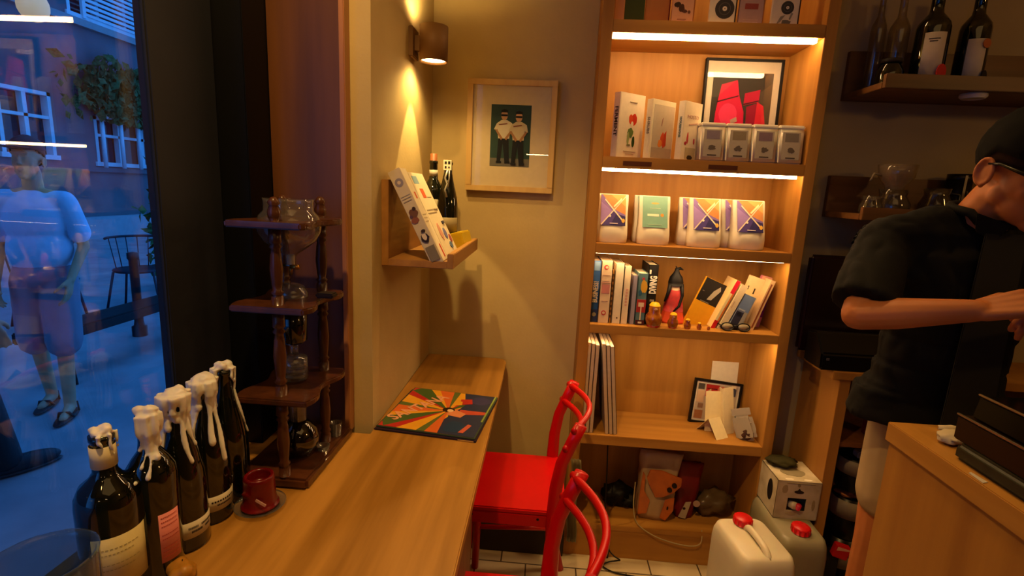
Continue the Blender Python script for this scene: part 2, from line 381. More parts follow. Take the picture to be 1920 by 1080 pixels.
# ------------------------------------------------------------ bottles
WINE = [(0, 0), (.034, 0), (.0375, .006), (.0375, .185), (.035, .200), (.026, .216), (.0165, .230), (.0145, .245), (.014, .282), (.0155, .284), (.0155, .292), (.013, .294), (0, .294)]
CHAMP = [(0, 0), (.036, 0), (.0400, .008), (.0400, .120), (.0375, .150), (.030, .190), (.021, .225), (.0155, .255), (.0145, .278), (.0175, .282), (.0175, .288), (.0145, .290), (.0145, .296), (0, .296)]
FAT = [(0, 0), (.040, 0), (.0445, .008), (.0445, .165), (.043, .180), (.036, .197), (.022, .210), (.0165, .220), (.0155, .270), (.017, .272), (.017, .280), (0, .280)]
def label_band(t, r, z0, z1, a0, a1, m, name='paper_label', lab=None):
    b = B(); n = 16; t0 = bmesh.new(); rr = r+.0004
    vs_ = [[t0.verts.new((rr*math.cos(a0+(a1-a0)*k/n), rr*math.sin(a0+(a1-a0)*k/n), z)) for k in range(n+1)] for z in (z0, z1)]
    ri = [[t0.verts.new((r*math.cos(a0+(a1-a0)*k/n), r*math.sin(a0+(a1-a0)*k/n), z)) for k in range(n+1)] for z in (z0, z1)]
    for k in range(n): t0.faces.new((vs_[0][k], vs_[0][k+1], vs_[1][k+1], vs_[1][k])); t0.faces.new((ri[0][k+1], ri[0][k], ri[1][k], ri[1][k+1]))
    for k in (0, 1):
        for q in range(n): t0.faces.new((ri[k][q], ri[k][q+1], vs_[k][q+1], vs_[k][q]) if k == 0 else (vs_[k][q], vs_[k][q+1], ri[k][q+1], ri[k][q]))
    b._merge(t0, m, True); o = b.build(name, m, t)
    if lab: o['label'] = lab
    return o
def print_lines(t, r, zs, a0, a1, m, h=.0016, name='printed_lines'):
    b = B()
    for z, f0, f1 in zs:
        n = 10; A0 = a0+(a1-a0)*f0; A1 = a0+(a1-a0)*f1; rr = r+.0008
        for k in range(n):
            p = A0+(A1-A0)*k/n; q = A0+(A1-A0)*(k+.7)/n
            b.quad([(rr*math.cos(p), rr*math.sin(p), z-h), (rr*math.cos(q), rr*math.sin(q), z-h), (rr*math.cos(q), rr*math.sin(q), z+h), (rr*math.cos(p), rr*math.sin(p), z+h)], m)
    return b.build(name, m, t)
def wax(t, h, rn, drips, seed=0, prof=None, scale=1.0):
    """lump of wax on the mouth with drips running down the glass"""
    rr = random.Random(seed); b = B()
    b.ball((0, 0, h+.003), .0165*scale, None, (1, 1, .7), 2, None, .6)
    for q in range(3): a_ = rr.random()*6.28; b.ball((.010*math.cos(a_)*scale, .010*math.sin(a_)*scale, h+.005+.005*rr.random()), .008+.004*rr.random(), None, (1.2, .8, .9), 1)
    for a, ln, th in drips:
        pts = []; rad = []; n = 9
        for i in range(n+1):
            f = i/n; z = h+.004-ln*f
            r = rn+.004
            if prof:
                for (ra, za), (rb, zb) in zip(prof, prof[1:]):
                    if min(za, zb) <= z <= max(za, zb) and abs(zb-za) > 1e-6: r = max(r if z > h-.03 else 0, ra+(rb-ra)*(z-za)/(zb-za)+.001)
            aa = a+.18*math.sin(f*5+seed)*f
            pts.append((r*math.cos(aa), r*math.sin(aa), z)); rad.append(.72*th*(1.15-.55*f+.22*math.sin(f*9+seed+a)+(.35 if i == n else 0)))
        b.tube(pts, rad, None, 8); b.ball(pts[-1], rad[-1], None, (1, 1, 1.3), 1)
    return b.build('candle_wax', m_wax, t, remesh=.0022, smooth_it=3)
BZ = .7502
AC = -.95   # angle that faces the camera from the counter
def bottle(label, loc, prof, grp='candle bottles along the window'):
    t = thing('wine_bottle', label, 'bottle', loc, group=grp)
    B().lathe(prof, None, n=36).build('glass_body', m_bottle, t); return t
cream = M('cream_label', '#cfc08a', .6, 0, .3, '#c0b07a', 40)
g1 = bottle('broad shouldered dark wine bottle with cream neck capsule and big cream label, nearest the camera', (-.672, .690, BZ), FAT)
label_band(g1, .0172, .228, .264, 0, 2*math.pi*.999, M('capsule_cream', '#d8cba0', .5), 'neck_capsule')
label_band(g1, .0445, .035, .125, -1.45, .35, cream, 'paper_label', 'large cream label')
print_lines(g1, .0445, [(.115-.009*i, .08, .9-.1*(i % 3)) for i in (1, 2, 4, 5, 8)], -1.45, .35, P('#9a8c58'), .0006)
wax(g1, .280, .015, [(.6, .028, .004), (2.2, .03, .004), (-1, .018, .005), (-.2, .035, .004)], 3, None, .85)
b_ = B()
for a, z in ((.35, .190), (.5, .186), (.2, .182), (.42, .178)): b_.ball((.037*math.cos(a), .037*math.sin(a), z), .005, None, (1, 1, .7))
b_.build('wax_splash', m_wax, g1)
g2 = bottle('slim dark wine bottle with pink side label and wax draped over the neck', (-.640, .742, BZ), WINE)
label_band(g2, .0375, .035, .125, -.78, .12, M('pink_label', '#d9807a', .55), 'paper_label', 'pink label with red lines')
print_lines(g2, .0375, [(.118-.008*i, .1, .9) for i in range(10) if i not in (3, 6)], -.78, .12, P('#b8443c'), .0008)
wax(g2, .292, .0155, [(-.9, .10, .0065), (-.3, .075, .007), (.3, .055, .007), (-1.6, .06, .006), (-1.2, .085, .005), (1.5, .05, .006)], 5, WINE, .85)
g3 = bottle('dark sparkling wine bottle with a thick curtain of wax, third from the camera', (-.643, .812, BZ), CHAMP)
label_band(g3, .040, .030, .062, -1.9, .55, M('white_label', '#c9bda4', .55), 'paper_label', 'white band label')
print_lines(g3, .040, [(.050, .45, .62), (.050, .68, .95), (.042, .5, .7), (.042, .76, .9)], -1.9, .55, P('#27211c'), .0022)
wax(g3, .296, .018, [(-2.9, .20, .010), (-2.4, .16, .011), (-1.7, .06, .009), (-1.0, .045, .010), (-.4, .125, .0075), (.2, .10, .007), (2.6, .15, .010), (1.2, .09, .009), (-2, .12, .009)], 8, CHAMP, 1.05)
g4 = bottle('dark sparkling wine bottle with long wax runs, fourth from the camera', (-.648, .893, BZ), CHAMP)
label_band(g4, .040, .030, .062, -1.9, .55, M('white_label', '#c9bda4', .55), 'paper_label', 'white band label')
print_lines(g4, .040, [(.050, .40, .9), (.042, .5, .8)], -1.9, .55, P('#27211c'), .0018)
wax(g4, .290, .018, [(-2.6, .15, .009), (-2.0, .13, .008), (-1.3, .05, .009), (-.5, .12, .0095), (0, .16, .008), (-1.6, .11, .008), (2.8, .12, .009), (1, .06, .009)], 13, CHAMP, 1.2)
g5 = bottle('plain dark round shouldered bottle with little wax, farthest from the camera beside the drip tower', (-.650, .962, BZ), [(r*1.0, z) for r, z in CHAMP])
wax(g5, .292, .016, [(-2.6, .10, .007), (-1.9, .13, .0055), (-.1, .03, .005), (.35, .15, .005), (2.5, .07, .006)], 21, CHAMP, .9)

t = thing('candle', 'melted red candle standing on a clear glass saucer beside the wax bottles', 'candle', (-.566, .930, BZ))
m_rw = M('red_wax', '#6e0a0e', .25, 0, .5, '#54070a', 20, sss=.2)
B().lathe([(0, .006), (.033, .006), (.039, .010), (.034, .016), (.0315, .03), (.0305, .070), (.028, .077), (.022, .076), (.018, .055), (0, .050)], None, n=32).ball((-.008, -.026, .045), .010, None, (1.4, .6, .8), 2, None, .4).build('wax_pillar', m_rw, t, remesh=.0022, smooth_it=2)
B().box(-.010, .014, -.0335, -.0315, .036, .043, None, .0008, Matrix.Rotation(.5, 4, 'Y')).build('foil_scrap', M('foil', '#caa7a0', .3, .3), t)
B().lathe([(0, 0), (.028, 0), (.043, .005), (.050, .010), (.0505, .0115), (.043, .0075), (.028, .004), (0, .0035)], None, n=36).build('glass_saucer', m_gl, t)
t = thing('beeswax_lump', 'knobbly yellow wax lump lying in front of the bottles', 'candle', (-.588, .728, BZ))
bb = B(); rr = random.Random(2)
for i in range(16):
    a = rr.random()*6.28; q = rr.random()*.018
    bb.ball((q*math.cos(a), q*math.sin(a), .012+rr.random()*.012), .009+rr.random()*.005)
bb.ball((0, 0, .013), .02, None, (1.1, 1.1, .62)).build('wax_body', M('yellow_wax', '#b5812a', .4, 0, .4, '#96651c', sss=.2), t, remesh=.0025, smooth_it=2)
B().tube([(0, 0, .028), (.001, 0, .036)], .0008).build('wick', P('#2b2018'), t)
t = thing('glass_jar', 'bluish glass tumbler at the window end of the counter, nearest the camera', 'glass jar', (-.597, .512, BZ))
B().lathe([(0, 0), (.050, 0), (.056, .006), (.057, .205), (.058, .210), (.0545, .210), (.053, .20), (.051, .012), (0, .010)], None, n=44).build('glass_wall', m_glb, t)

# ------------------------------------------------------------ drip tower
dt = thing('cold_drip_tower', 'dark wooden cold drip coffee tower with four shelves on turned posts beside the jamb', 'coffee maker', (-.56, 1.12, BZ), True)
def plate(z0, z1, w0, w1, y0, y1, orn=True):
    pts = []
    n = 14
    for i in range(n+1):
        f = i/n; pts.append((w1+(.010*math.sin(f*math.pi*3) if orn else 0), y0+(y1-y0)*f))
    for i in range(n+1):
        f = 1-i/n; pts.append((w0-(.010*math.sin(f*math.pi*3) if orn else 0), y0+(y1-y0)*f))
    return B().prism(pts, z0, z1, None, bev=.003)
B().box(-.667, -.497, 1.0, 1.27, BZ, .776, None, .006).build('base', m_tower, dt)
for z in (.955, 1.158, 1.334): plate(z, z+.014, -.645, -.488, .985, 1.20).build('tier', m_tower, dt)
TP = [(.0125, 0), (.0125, .02), (.009, .024), (.0135, .03), (.009, .036), (.011, .05), (.0135, .085), (.011, .12), (.009, .133), (.0135, .139), (.009, .145), (.0135, .15), (.0125, .158), (.0125, .182)]
for (px, py) in ((-.556, 1.015), (-.625, 1.18), (-.533, 1.18)):
    b = B()
    for za, zb in ((.776, .955), (.969, 1.158), (1.172, 1.334)):
        k = (zb-za)/.182; b.lathe([(0, 0)]+[(r, z*k) for r, z in TP]+[(0, .182*k)], None, (px, py, za), 18)
    b.lathe([(0, 0), (.008, 0), (.0125, .008), (.0135, .02), (.009, .032), (.013, .038), (.006, .048), (0, .05)], None, (px, py, 1.348), 18)
    b.build('turned_post', m_tower, dt)
gx, gy = -.568, 1.10
B().lathe([(.052, 1.392), (.0535, 1.392), (.052, 1.385), (.052, 1.366), (.062, 1.355), (.068, 1.338), (.066, 1.32), (.056, 1.30), (.035, 1.282), (.016, 1.270), (.011, 1.262), (.011, 1.245), (.008, 1.243), (0, 1.243)], None, (gx, gy, 0), 40).build('water_bowl', m_gl, dt)
b = B(); b.lathe([(0, 1.246), (.0085, 1.246), (.0085, 1.268), (0, 1.268)], M('frosted_cap', '#d8c4a8', .4), (gx, gy, 0), 16)
b.tube([(gx-.018, gy, 1.243), (gx+.008, gy, 1.243)], .003, M('chrome', '#bbbbbb', .15, 1)); b.tube([(gx, gy, 1.246), (gx, gy, 1.222)], .0035, M('brass', '#c08a3c', .25, .8)); b.tube([(gx, gy, 1.240), (gx+.020, gy-.004, 1.241)], .0055, M('brass', '#c08a3c', .25, .8)); b.build('drip_valve', None, dt)
B().lathe([(0, 1.176), (.034, 1.172), (.034, 1.182), (.026, 1.196), (.012, 1.202), (0, 1.203)], None, (gx, gy, 0), 30).build('filter_lid', m_gl, dt)
B().box(-.500, -.460, 1.07, 1.10, 1.178, 1.189, None, .003).build('wooden_stick', P('#1b0f08'), dt)
b = B(); b.lathe([(0, 1.06), (.022, 1.062), (.030, 1.07), (.031, 1.155), (0, 1.157)], None, (gx, gy, 0), 30).build('coffee_chamber', M('coffee_dark', '#0c0b0b', .12, coat=.6), dt)
b = B(); b.tube([(gx, gy, 1.06), (gx, gy, 1.035)], .010)
b.tube([(gx+.022*math.cos(k*.5), gy+.022*math.sin(k*.5), 1.022-k*.0011) for k in range(46)], .004, None, 8)
b.lathe([(.012, 1.034), (.029, 1.026), (.030, .975), (.010, .970)], None, (gx, gy, 0), 24); b.build('glass_coil', m_gl, dt)
fl = B().lathe([(0, .777), (.022, .777), (.038, .786), (.0455, .805), (.046, .820), (.040, .842), (.026, .858), (.018, .866), (0, .867)], None, (gx, 1.11, 0), 36).build('round_flask', M('flask_coffee', '#080707', .05, coat=1, spec=.8), dt)
B().lathe([(.0185, .866), (.019, .90), (.021, .925), (.0195, .925), (.0175, .90), (.017, .866)], None, (gx, 1.11, 0), 28).build('flask_neck', m_gl, dt)
for (x, y, lab) in ((-.520, 1.212, 'small clear shot glass behind the round flask of the drip tower'), (-.520, 1.135, 'low clear glass saucer beside the round flask on the tower base')):
    h = .036 if 'shot' in lab else .012
    tt = thing('shot_glass' if h > .02 else 'glass_saucer', lab, 'glass', (x, y, .7765))
    B().lathe([(0, 0), (.013, 0), (.016, h), (.0145, h), (.012, .004), (0, .004)], None, n=24).build('glass_wall', m_gl, tt)

# ------------------------------------------------------------ record on the counter
lp = thing('record_sleeve', 'colourful vinyl record sleeve with red, yellow and green rays lying on the counter', 'record', (-.31, 1.44, .7503+.0042), True)
ang = R(-4)
o0 = Vector((-.455, 1.308, .7555)); 
MR = Matrix.Translation((-.447, 1.317, .7547)) @ Matrix.Rotation(R(-7.0), 4, 'Z')
S_ = .290
B().box(0, S_, 0, .295, 0, .004, None, .001, MR).build('cover_board', P('#3c4a3a'), lp)
pol = [('#b8322a', rect(.004, .004, .286, .291))]
cx, cy = .165, .150
import colorsys
cyc = ['#e0a028', '#b42a26', '#47602e', '#e0a028', '#d4682c', '#5b6a34']
na = 40
def ray_to(a):
    dx, dy = math.cos(a), math.sin(a); ts = []
    if abs(dx) > 1e-6: ts += [((.286 if dx > 0 else .004)-cx)/dx]
    if abs(dy) > 1e-6: ts += [((.291 if dy > 0 else .004)-cy)/dy]
    tt = min(x for x in ts if x > 0); return (cx+dx*tt, cy+dy*tt)
for i in range(na):
    a0 = 2*math.pi*i/na; a1 = 2*math.pi*(i+1)/na
    pol.append((cyc[(i*5+i//3) % 6], [(cx, cy), ray_to(a0), ray_to(a1)]))
polb = [('#2c3555', [(.180, .291), (.286, .291), (.286, .004), (.180, .004), (.172, .09), (.190, .15), (.205, .2)]), ('#3a3a66', blob(.245, .245, .035, seed=1)), ('#1f3a5e', blob(.215, .05, .035, .04, seed=2)),
        ('#c4513a', [(.200, .13), (.285, .150), (.285, .168), (.20, .165)]), ('#d98a5c', [(.17, .12), (.215, .112), (.225, .14), (.19, .16), (.165, .15)]), ('#2a1c18', blob(.165, .155, .022, .018, seed=3)),
        ('#e9c7a0', blob(.172, .150, .011, seed=4)), ('#b8322a', [(.19, .2), (.225, .215), (.215, .25), (.18, .24)]), ('#e0a028', [(.170, .19), (.195, .2), (.19, .225), (.168, .22)]),
        ('#c9604a', [(.235, .02), (.25, .02), (.262, .07), (.25, .075)]), ('#8aa04a', rect(.281, .1, .286, .291))]
top = MR @ Matrix.Translation((0, 0, .004))
b = B()
for i, (c, pl) in enumerate(pol): b.prism(pl, 0, .0004 if i == 0 else .0007, P(c, .3), top)
for i, (c, pl) in enumerate(polb): b.prism(pl, 0, .0009+i*.0001, P(c, .3), top)
b.build('printed_cover', None, lp)
text('SANTANA', .060, P('#e2a27c', .3), lp, top @ Matrix.Translation((.072, .150, .0012)) @ Matrix.Rotation(R(62), 4, 'Z'), sx=.80, bold=.0015)
lp2 = thing('record_sleeve', 'dark record sleeve lying under the colourful one on the counter', 'record', (-.30, 1.44, .7503), True)
MR2 = Matrix.Translation((-.450, 1.306, .7503)) @ Matrix.Rotation(R(-6.0), 4, 'Z')
B().box(0, .297, 0, .297, 0, .0042, None, .001, MR2).build('cover_board', P('#2a1a2c'), lp2)
B().box(.245, .290, -.0006, .0004, .0008, .0036, None, 0, MR2).build('spine_print', P('#c79a52'), lp2)

# ------------------------------------------------------------ things on the left ledge
LZ = 1.2285
def leaning(name, label, cat, y0, y1, thick, length, foot, tilt, m, loc_x):
    """slab leaning on the left wall: foot on the ledge, top towards the wall"""
    t = thing(name, label, cat, (loc_x, y0, LZ), rot=(0, -tilt, 0))
    B().box(-thick, 0, 0, y1-y0, 0, length, None, .001).build('cover', m, t)
    return t
pap = M('white_card', '#cdbfa6', .5, 0, .3, '#c2b399', 30)
t1 = leaning('boxed_magazine', 'thick white printed box leaning on the left ledge, nearest the window', 'magazine', 1.392, 1.455, .036, .282, 0, R(27), pap, -.278)
FN = frame((-.036, 0, 0), (1, 0, 0), (0, 0, 1))
decal(t1, FN, [('#8a8290', disc(.018, .245, .012)), ('#cbb9a8', disc(.018, .245, .005)), ('#a39a90', rect(.004, .205, .032, .207)), ('#a39a90', rect(.004, .198, .032, .200)), ('#a39a90', rect(.006, .190, .030, .192)),
               ('#6e4a3a', blob(.018, .155, .015, .014, seed=11)), ('#8a5240', blob(.014, .135, .012, .010, seed=12)), ('#3c2a26', blob(.024, .165, .006, seed=13)), ('#5b3f52', blob(.008, .148, .005, seed=33)),
               ('#2b2028', blob(.018, .080, .013, .015, seed=14)), ('#d9c9b4', blob(.018, .084, .008, .011, seed=15)), ('#3a2c28', blob(.021, .100, .007, .005, seed=16)), ('#7d7466', rect(.006, .012, .032, .055))], 'printed_spine')
SD = frame((.0001, 0, 0), (0, 1, 0), (0, 0, 1))
decal(t1, SD, [('#ded0b4', rect(.002, .002, .06, .28)), ('#c95a34', rect(.03, .19, .045, .21)), ('#b9a98e', rect(.01, .14, .05, .143)), ('#b9a98e', rect(.01, .13, .05, .133)), ('#b9a98e', rect(.01, .12, .045, .123)), ('#c24a2c', rect(.035, .01, .045, .05))])
t2 = leaning('magazine', 'pale illustrated magazine leaning behind the white box on the left ledge', 'magazine', 1.462, 1.64, .014, .272, 0, R(27), pap, -.280)
decal(t2, SD, [('#d8c8a8', rect(.002, .002, .176, .27)), ('#7d9aa8', rect(.02, .235, .08, .26)), ('#c95a34', rect(.05, .19, .09, .22)), ('#9a8a72', rect(.10, .19, .15, .193)), ('#9a8a72', rect(.02, .15, .12, .153)), ('#9a8a72', rect(.02, .14, .13, .143)),
               ('#c8907c', blob(.06, .08, .02, .03, seed=17)), ('#6a6a9a', blob(.11, .07, .02, seed=18)), ('#9a4a4a', blob(.15, .05, .015, seed=19)), ('#50688a', blob(.12, .03, .02, .012, seed=20)), ('#9a8a72', rect(.11, .15, .16, .153)), ('#3c3a48', rect(.13, .10, .16, .11))])
t = thing('yellow_folder', 'small bright yellow card standing at the far end of the left ledge', 'folder', (-.265, 1.69, LZ), rot=(0, R(-14), R(-6)))
B().box(-.05, 0, 0, .11, 0, .062, None, .004).build('card', M('yellow_card', '#cfae12', .5), t)
def small_bottle(label, loc, prof=WINE, grp='wine bottles on the left ledge', m=m_bottle):
    t = thing('wine_bottle', label, 'bottle', loc, group=grp); B().lathe(prof, None, n=30).build('glass_body', m, t); return t
t = small_bottle('dark wine bottle with wooden stopper and pale neck band on the left ledge', (-.408, 1.83, LZ))
B().lathe([(0, .294), (.0125, .294), (.0125, .318), (0, .319)], None, n=16).build('stopper', W('stopper_wood', '#7d4a28', '#6a3c1e'), t)
label_band(t, .0150, .240, .262, 0, 6.28, P('#a9a090'), 'neck_band'); label_band(t, .0375, .09, .16, -2.4, -.2, P('#8d8064'))
t = small_bottle('dark bottle with a checkered white neck tag, farther of the two on the left ledge', (-.350, 1.80, LZ), [(r*.95, z) for r, z in CHAMP])
decal(t, frame((.0, -.019, .262), (1, 0, 0), (0, 0, 1)), [('#d9cfb8', rect(-.013, 0, .015, .034)), ('#1c1814', rect(-.009, .02, -.001, .029)), ('#1c1814', rect(.003, .020, .011, .030)), ('#1c1814', rect(-.008, .006, -.002, .014)), ('#1c1814', rect(.004, .007, .009, .012))], 'neck_tag')
b = B(); b.tube([(.002, -.020, .262), (-.006, -.021, .235), (.003, -.026, .215), (-.004, -.031, .195), (.004, -.036, .17)], .0035)
b.tube([(.008, -.020, .262), (.009, -.023, .235), (.006, -.029, .205)], .0025); b.build('foil_streamer', M('silver_foil', '#a8a49a', .3, .6), t)
label_band(t, .038, .05, .10, -2.4, -.2, P('#7a6a48'))

# ------------------------------------------------------------ red chairs
def make_chair(label):
    t = thing('red_chair', label, 'chair', (0, 0, FZ), group='red chairs at the window counter')
    # local: chair faces -X; origin at floor under seat centre; seat top .49 above origin
    sz = .49
    B().prism([(-.175, -.172), (.128, -.172), (.146, -.155), (.146, .155), (.128, .172), (-.175, .172), (-.19, .155), (-.19, -.155)], sz-.018, sz, None, bev=.004).build('seat', m_red, t)
    a = B()
    a.box(-.18, .135, -.172, -.150, sz-.058, sz-.018, None, .002); a.box(-.18, .135, .150, .172, sz-.058, sz-.018, None, .002); a.box(-.185, -.160, -.15, .15, sz-.058, sz-.018, None, .002); a.box(.11, .135, -.15, .15, sz-.058, sz-.018, None, .002)
    o = a.build('seat_apron', m_red, t)
    s = B()
    for x in (-.15, .06): s.tube([(x, -.1735, sz-.030), (x, -.170, sz-.030)], .0045, P('#180404'), 8)
    s.build('screw', P('#180404'), o)
    for y in (-.178, .178):
        pts = [(.165, y, 0), (.135, y, .12), (.115, y, .28), (.108, y, .42), (.108, y, .50), (.110, y, .58), (.122, y, .66), (.150, y, .735), (.172, y, .79)]
        B().tube(pts, [.017, .018, .020, .022, .022, .020, .019, .019, .019], None, 12, upv=(1, 0, 0), flat=.72).build('back_leg', m_red, t)
    for y in (-.15, .15):
        B().tube([(-.17, y, 0), (-.165, y, sz-.02)], [.014, .018], None, 10).build('front_leg', m_red, t)
    for (zz, xx) in ((.775, .150), (.715, .128)):
        pts = []; n = 14
        for i in range(n+1):
            f = i/n; y = -.190+.380*f; bow = math.sin(f*math.pi)
            pts.append((xx+.062*bow, y, zz+.004*bow))
        B().tube(pts, .0115, None, 10, upv=(0, 0, 1), flat=.8).build('back_slat', m_red, t)
    for y in (-.15, .15): B().tube([(-.168, y, .18), (.128, y, .20)], .009).build('stretcher', m_red, t)
    return t
ch = make_chair('red painted wooden chair pushed in at the counter, nearest the back wall')
ch.location = (-.03, 1.608, FZ)
copy_tree(ch, (-.045, .988, FZ), None, 'red painted wooden chair in front of the other, cut off by the bottom edge')

# ------------------------------------------------------------ cabinet contents
def book(label, x0, x1, y0, y1, z0, h, cover, pages='#e6d6b4', rz=0, rx=0, ry=0, grp=None, name='book', cat='book', piv=None):
    """upright book, spine towards the camera"""
    t = thing(name, label, cat, ((x0+x1)/2, y0, z0), group=grp, rot=(rx, ry, rz)); wd = x1-x0; d = y1-y0
    cm = P(cover) if isinstance(cover, str) else cover
    b = B(); c = .0015
    b.box(-wd/2, -wd/2+c, 0, d, 0, h); b.box(wd/2-c, wd/2, 0, d, 0, h); b.box(-wd/2, wd/2, 0, c, 0, h)
    b.build('cover', cm, t)
    B().box(-wd/2+c, wd/2-c, c, d-.003, .003, h-.003).build('pages', P(pages), t)
    return t
# comp 2: three hardbacks turned so both spine and front show
def hard(label, x, z0, w_, h, th, rz, cover, polys, spine):
    t = thing('hardback_book', label, 'book', (x, 1.893, z0), rot=(0, 0, rz), group='white recipe books on the lit shelf')
    # spine at local x in [-th,0], front cover in local +X direction facing -Y
    b = B(); c = .002
    b.box(0, w_, 0, c, 0, h, P(cover)); b.box(0, w_, th-c, th, 0, h, P(cover)); b.box(-c, 0, 0, th, 0, h, P(cover)); b.build('cover', None, t)
    B().box(0, w_-.003, c, th-c, .003, h-.003).build('pages', P('#e8dcc0'), t)
    decal(t, frame((0, -.0001, 0), (1, 0, 0), (0, 0, 1)), polys)
    if spine: text(spine[0], spine[1], P(spine[2]), t, frame((-c-.0004, th/2, h*.56), (0, 0, -1), (0, -1, 0)) if False else frame((-c-.0004, th/2, h*.56), (0, 0, 1), (0, 1, 0)) @ Matrix.Rotation(math.pi, 4, 'Z') , name='spine_lettering', sx=1.1, bold=.0006)
    return t
Z2 = 1.567
def tulip(s=0): return [('#efe0c6', rect(.001, .001, .118, .218)), ('#c9301c', blob(.072, .135, .014, .022, seed=40+s, j=.15)), ('#d8481f', blob(.055, .135, .010, .018, seed=41+s, j=.15)), ('#efe0c6', disc(.063, .118, .006, ry=.010)),
    ('#5f7a3e', blob(.058, .088, .016, .018, seed=42)), ('#9aa86a', blob(.048, .068, .006, .026, seed=43)), ('#2f4a22', blob(.074, .058, .007, .020, seed=44, j=.1)), ('#7b7a50', blob(.052, .045, .010, .004, seed=45)), ('#bfae92', rect(.03, .022, .09, .024)), ('#bfae92', rect(.04, .014, .08, .016)), ('#bfae92', rect(.045, .192, .08, .194))]
hard('white hardback with red tulip and green leaves on the cover, leftmost on its shelf', .238, Z2, .120, .222, .030, R(36), '#eadabf', tulip(), ('FERMENT', .022, '#3c2c20'))
hard('cream hardback with an orange flame drawing, middle of three on its shelf', .352, Z2, .120, .203, .026, R(38), '#efe4c4',
     [('#cdbfa8', rect(.008, .004, .116, .186)), ('#b3a28c', rect(.008, .004, .116, .04)), ('#d2502a', blob(.062, .070, .012, .026, seed=50)), ('#e08a3a', blob(.05, .055, .012, .016, seed=51)), ('#c8452a', [(.066, .04), (.082, .05), (.080, .100), (.070, .09)]), ('#a87a6a', [(.050, .115), (.053, .115), (.058, .145), (.054, .14)])], ('SHRUBS', .015, '#8a8270'))
hard('pale hardback with red bottle drawings, rightmost of three beside the pouches', .462, Z2, .100, .200, .024, R(40), '#efe2c8',
     [('#eddcc0', rect(.001, .001, .099, .198)), ('#c43a3a', blob(.030, .075, .006, .024, seed=52)), ('#b83040', blob(.020, .058, .007, .007, seed=53)), ('#c43a4a', blob(.068, .068, .005, .012, seed=54)), ('#c9b98e', rect(.022, .004, .08, .044)), ('#3f3320', blob(.05, .010, .018, .010, seed=55)), ('#d3a896', [(.03, .12), (.08, .128), (.08, .132), (.03, .124)])], ('HOUSEWINE', .011, '#6c7a72'))
text('MOSTO', .019, P('#c89a8c'), [o for o in COL.objects if o.name.startswith('hardback_book')][-1], frame((.05, -.002, .148), (1, 0, 0), (0, 0, 1)), name='title_lettering')

# framed pink picture
t = thing('framed_picture', 'black framed picture of glossy pink shapes leaning in the lit shelf above the pouches', 'picture frame', (.72, 2.083, Z2+.001), rot=(R(-3), 0, 0))
b = B(); fw2, fh, ft = .145, .395, .009
for a in ((-fw2, fw2, 0, ft), (-fw2, fw2, fh-ft, fh), (-fw2, -fw2+ft, ft, fh-ft), (fw2-ft, fw2, ft, fh-ft)): b.box(a[0], a[1], 0, .02, a[2], a[3], None, .001)
b.build('frame', P('#15100c'), t)
B().box(-fw2+ft, fw2-ft, .008, .012, ft, fh-ft).build('passe_partout', P('#e2d4bf'), t)
decal(t, FRONT(0, .008, 0), [('#3a342e', rect(-.112, .06, .112, .345)), ('#55493c', [(.112, .06), (.112, .31), (.05, .26), (.03, .06)]),
    ('#d8174a', [(-.098, .06), (-.092, .20), (-.085, .255), (-.078, .30), (-.02, .318), (-.008, .26), (.014, .20), (.022, .06)]), ('#f03a6a', blob(-.045, .19, .035, .045, seed=60, j=.1)),
    ('#c21240', [(.012, .27), (.068, .285), (.066, .24), (.010, .225)]), ('#a01238', [(.022, .22), (.06, .235), (.055, .07), (.03, .07)]), ('#e02840', [(.06, .24), (.085, .225), (.104, .12), (.104, .06), (.055, .06)]),
    ('#4a1424', [(-.092, .238), (-.012, .262), (-.012, .258), (-.092, .233)]), ('#4a1424', [(.01, .232), (.066, .246), (.066, .242), (.01, .227)]), ('#b8a090', [(-.035, .17), (-.012, .182), (-.008, .165), (-.03, .155)])], 'artwork')
B().box(-fw2+ft, fw2-ft, .0035, .0045, ft, fh-ft).build('glazing', m_glpic, t)
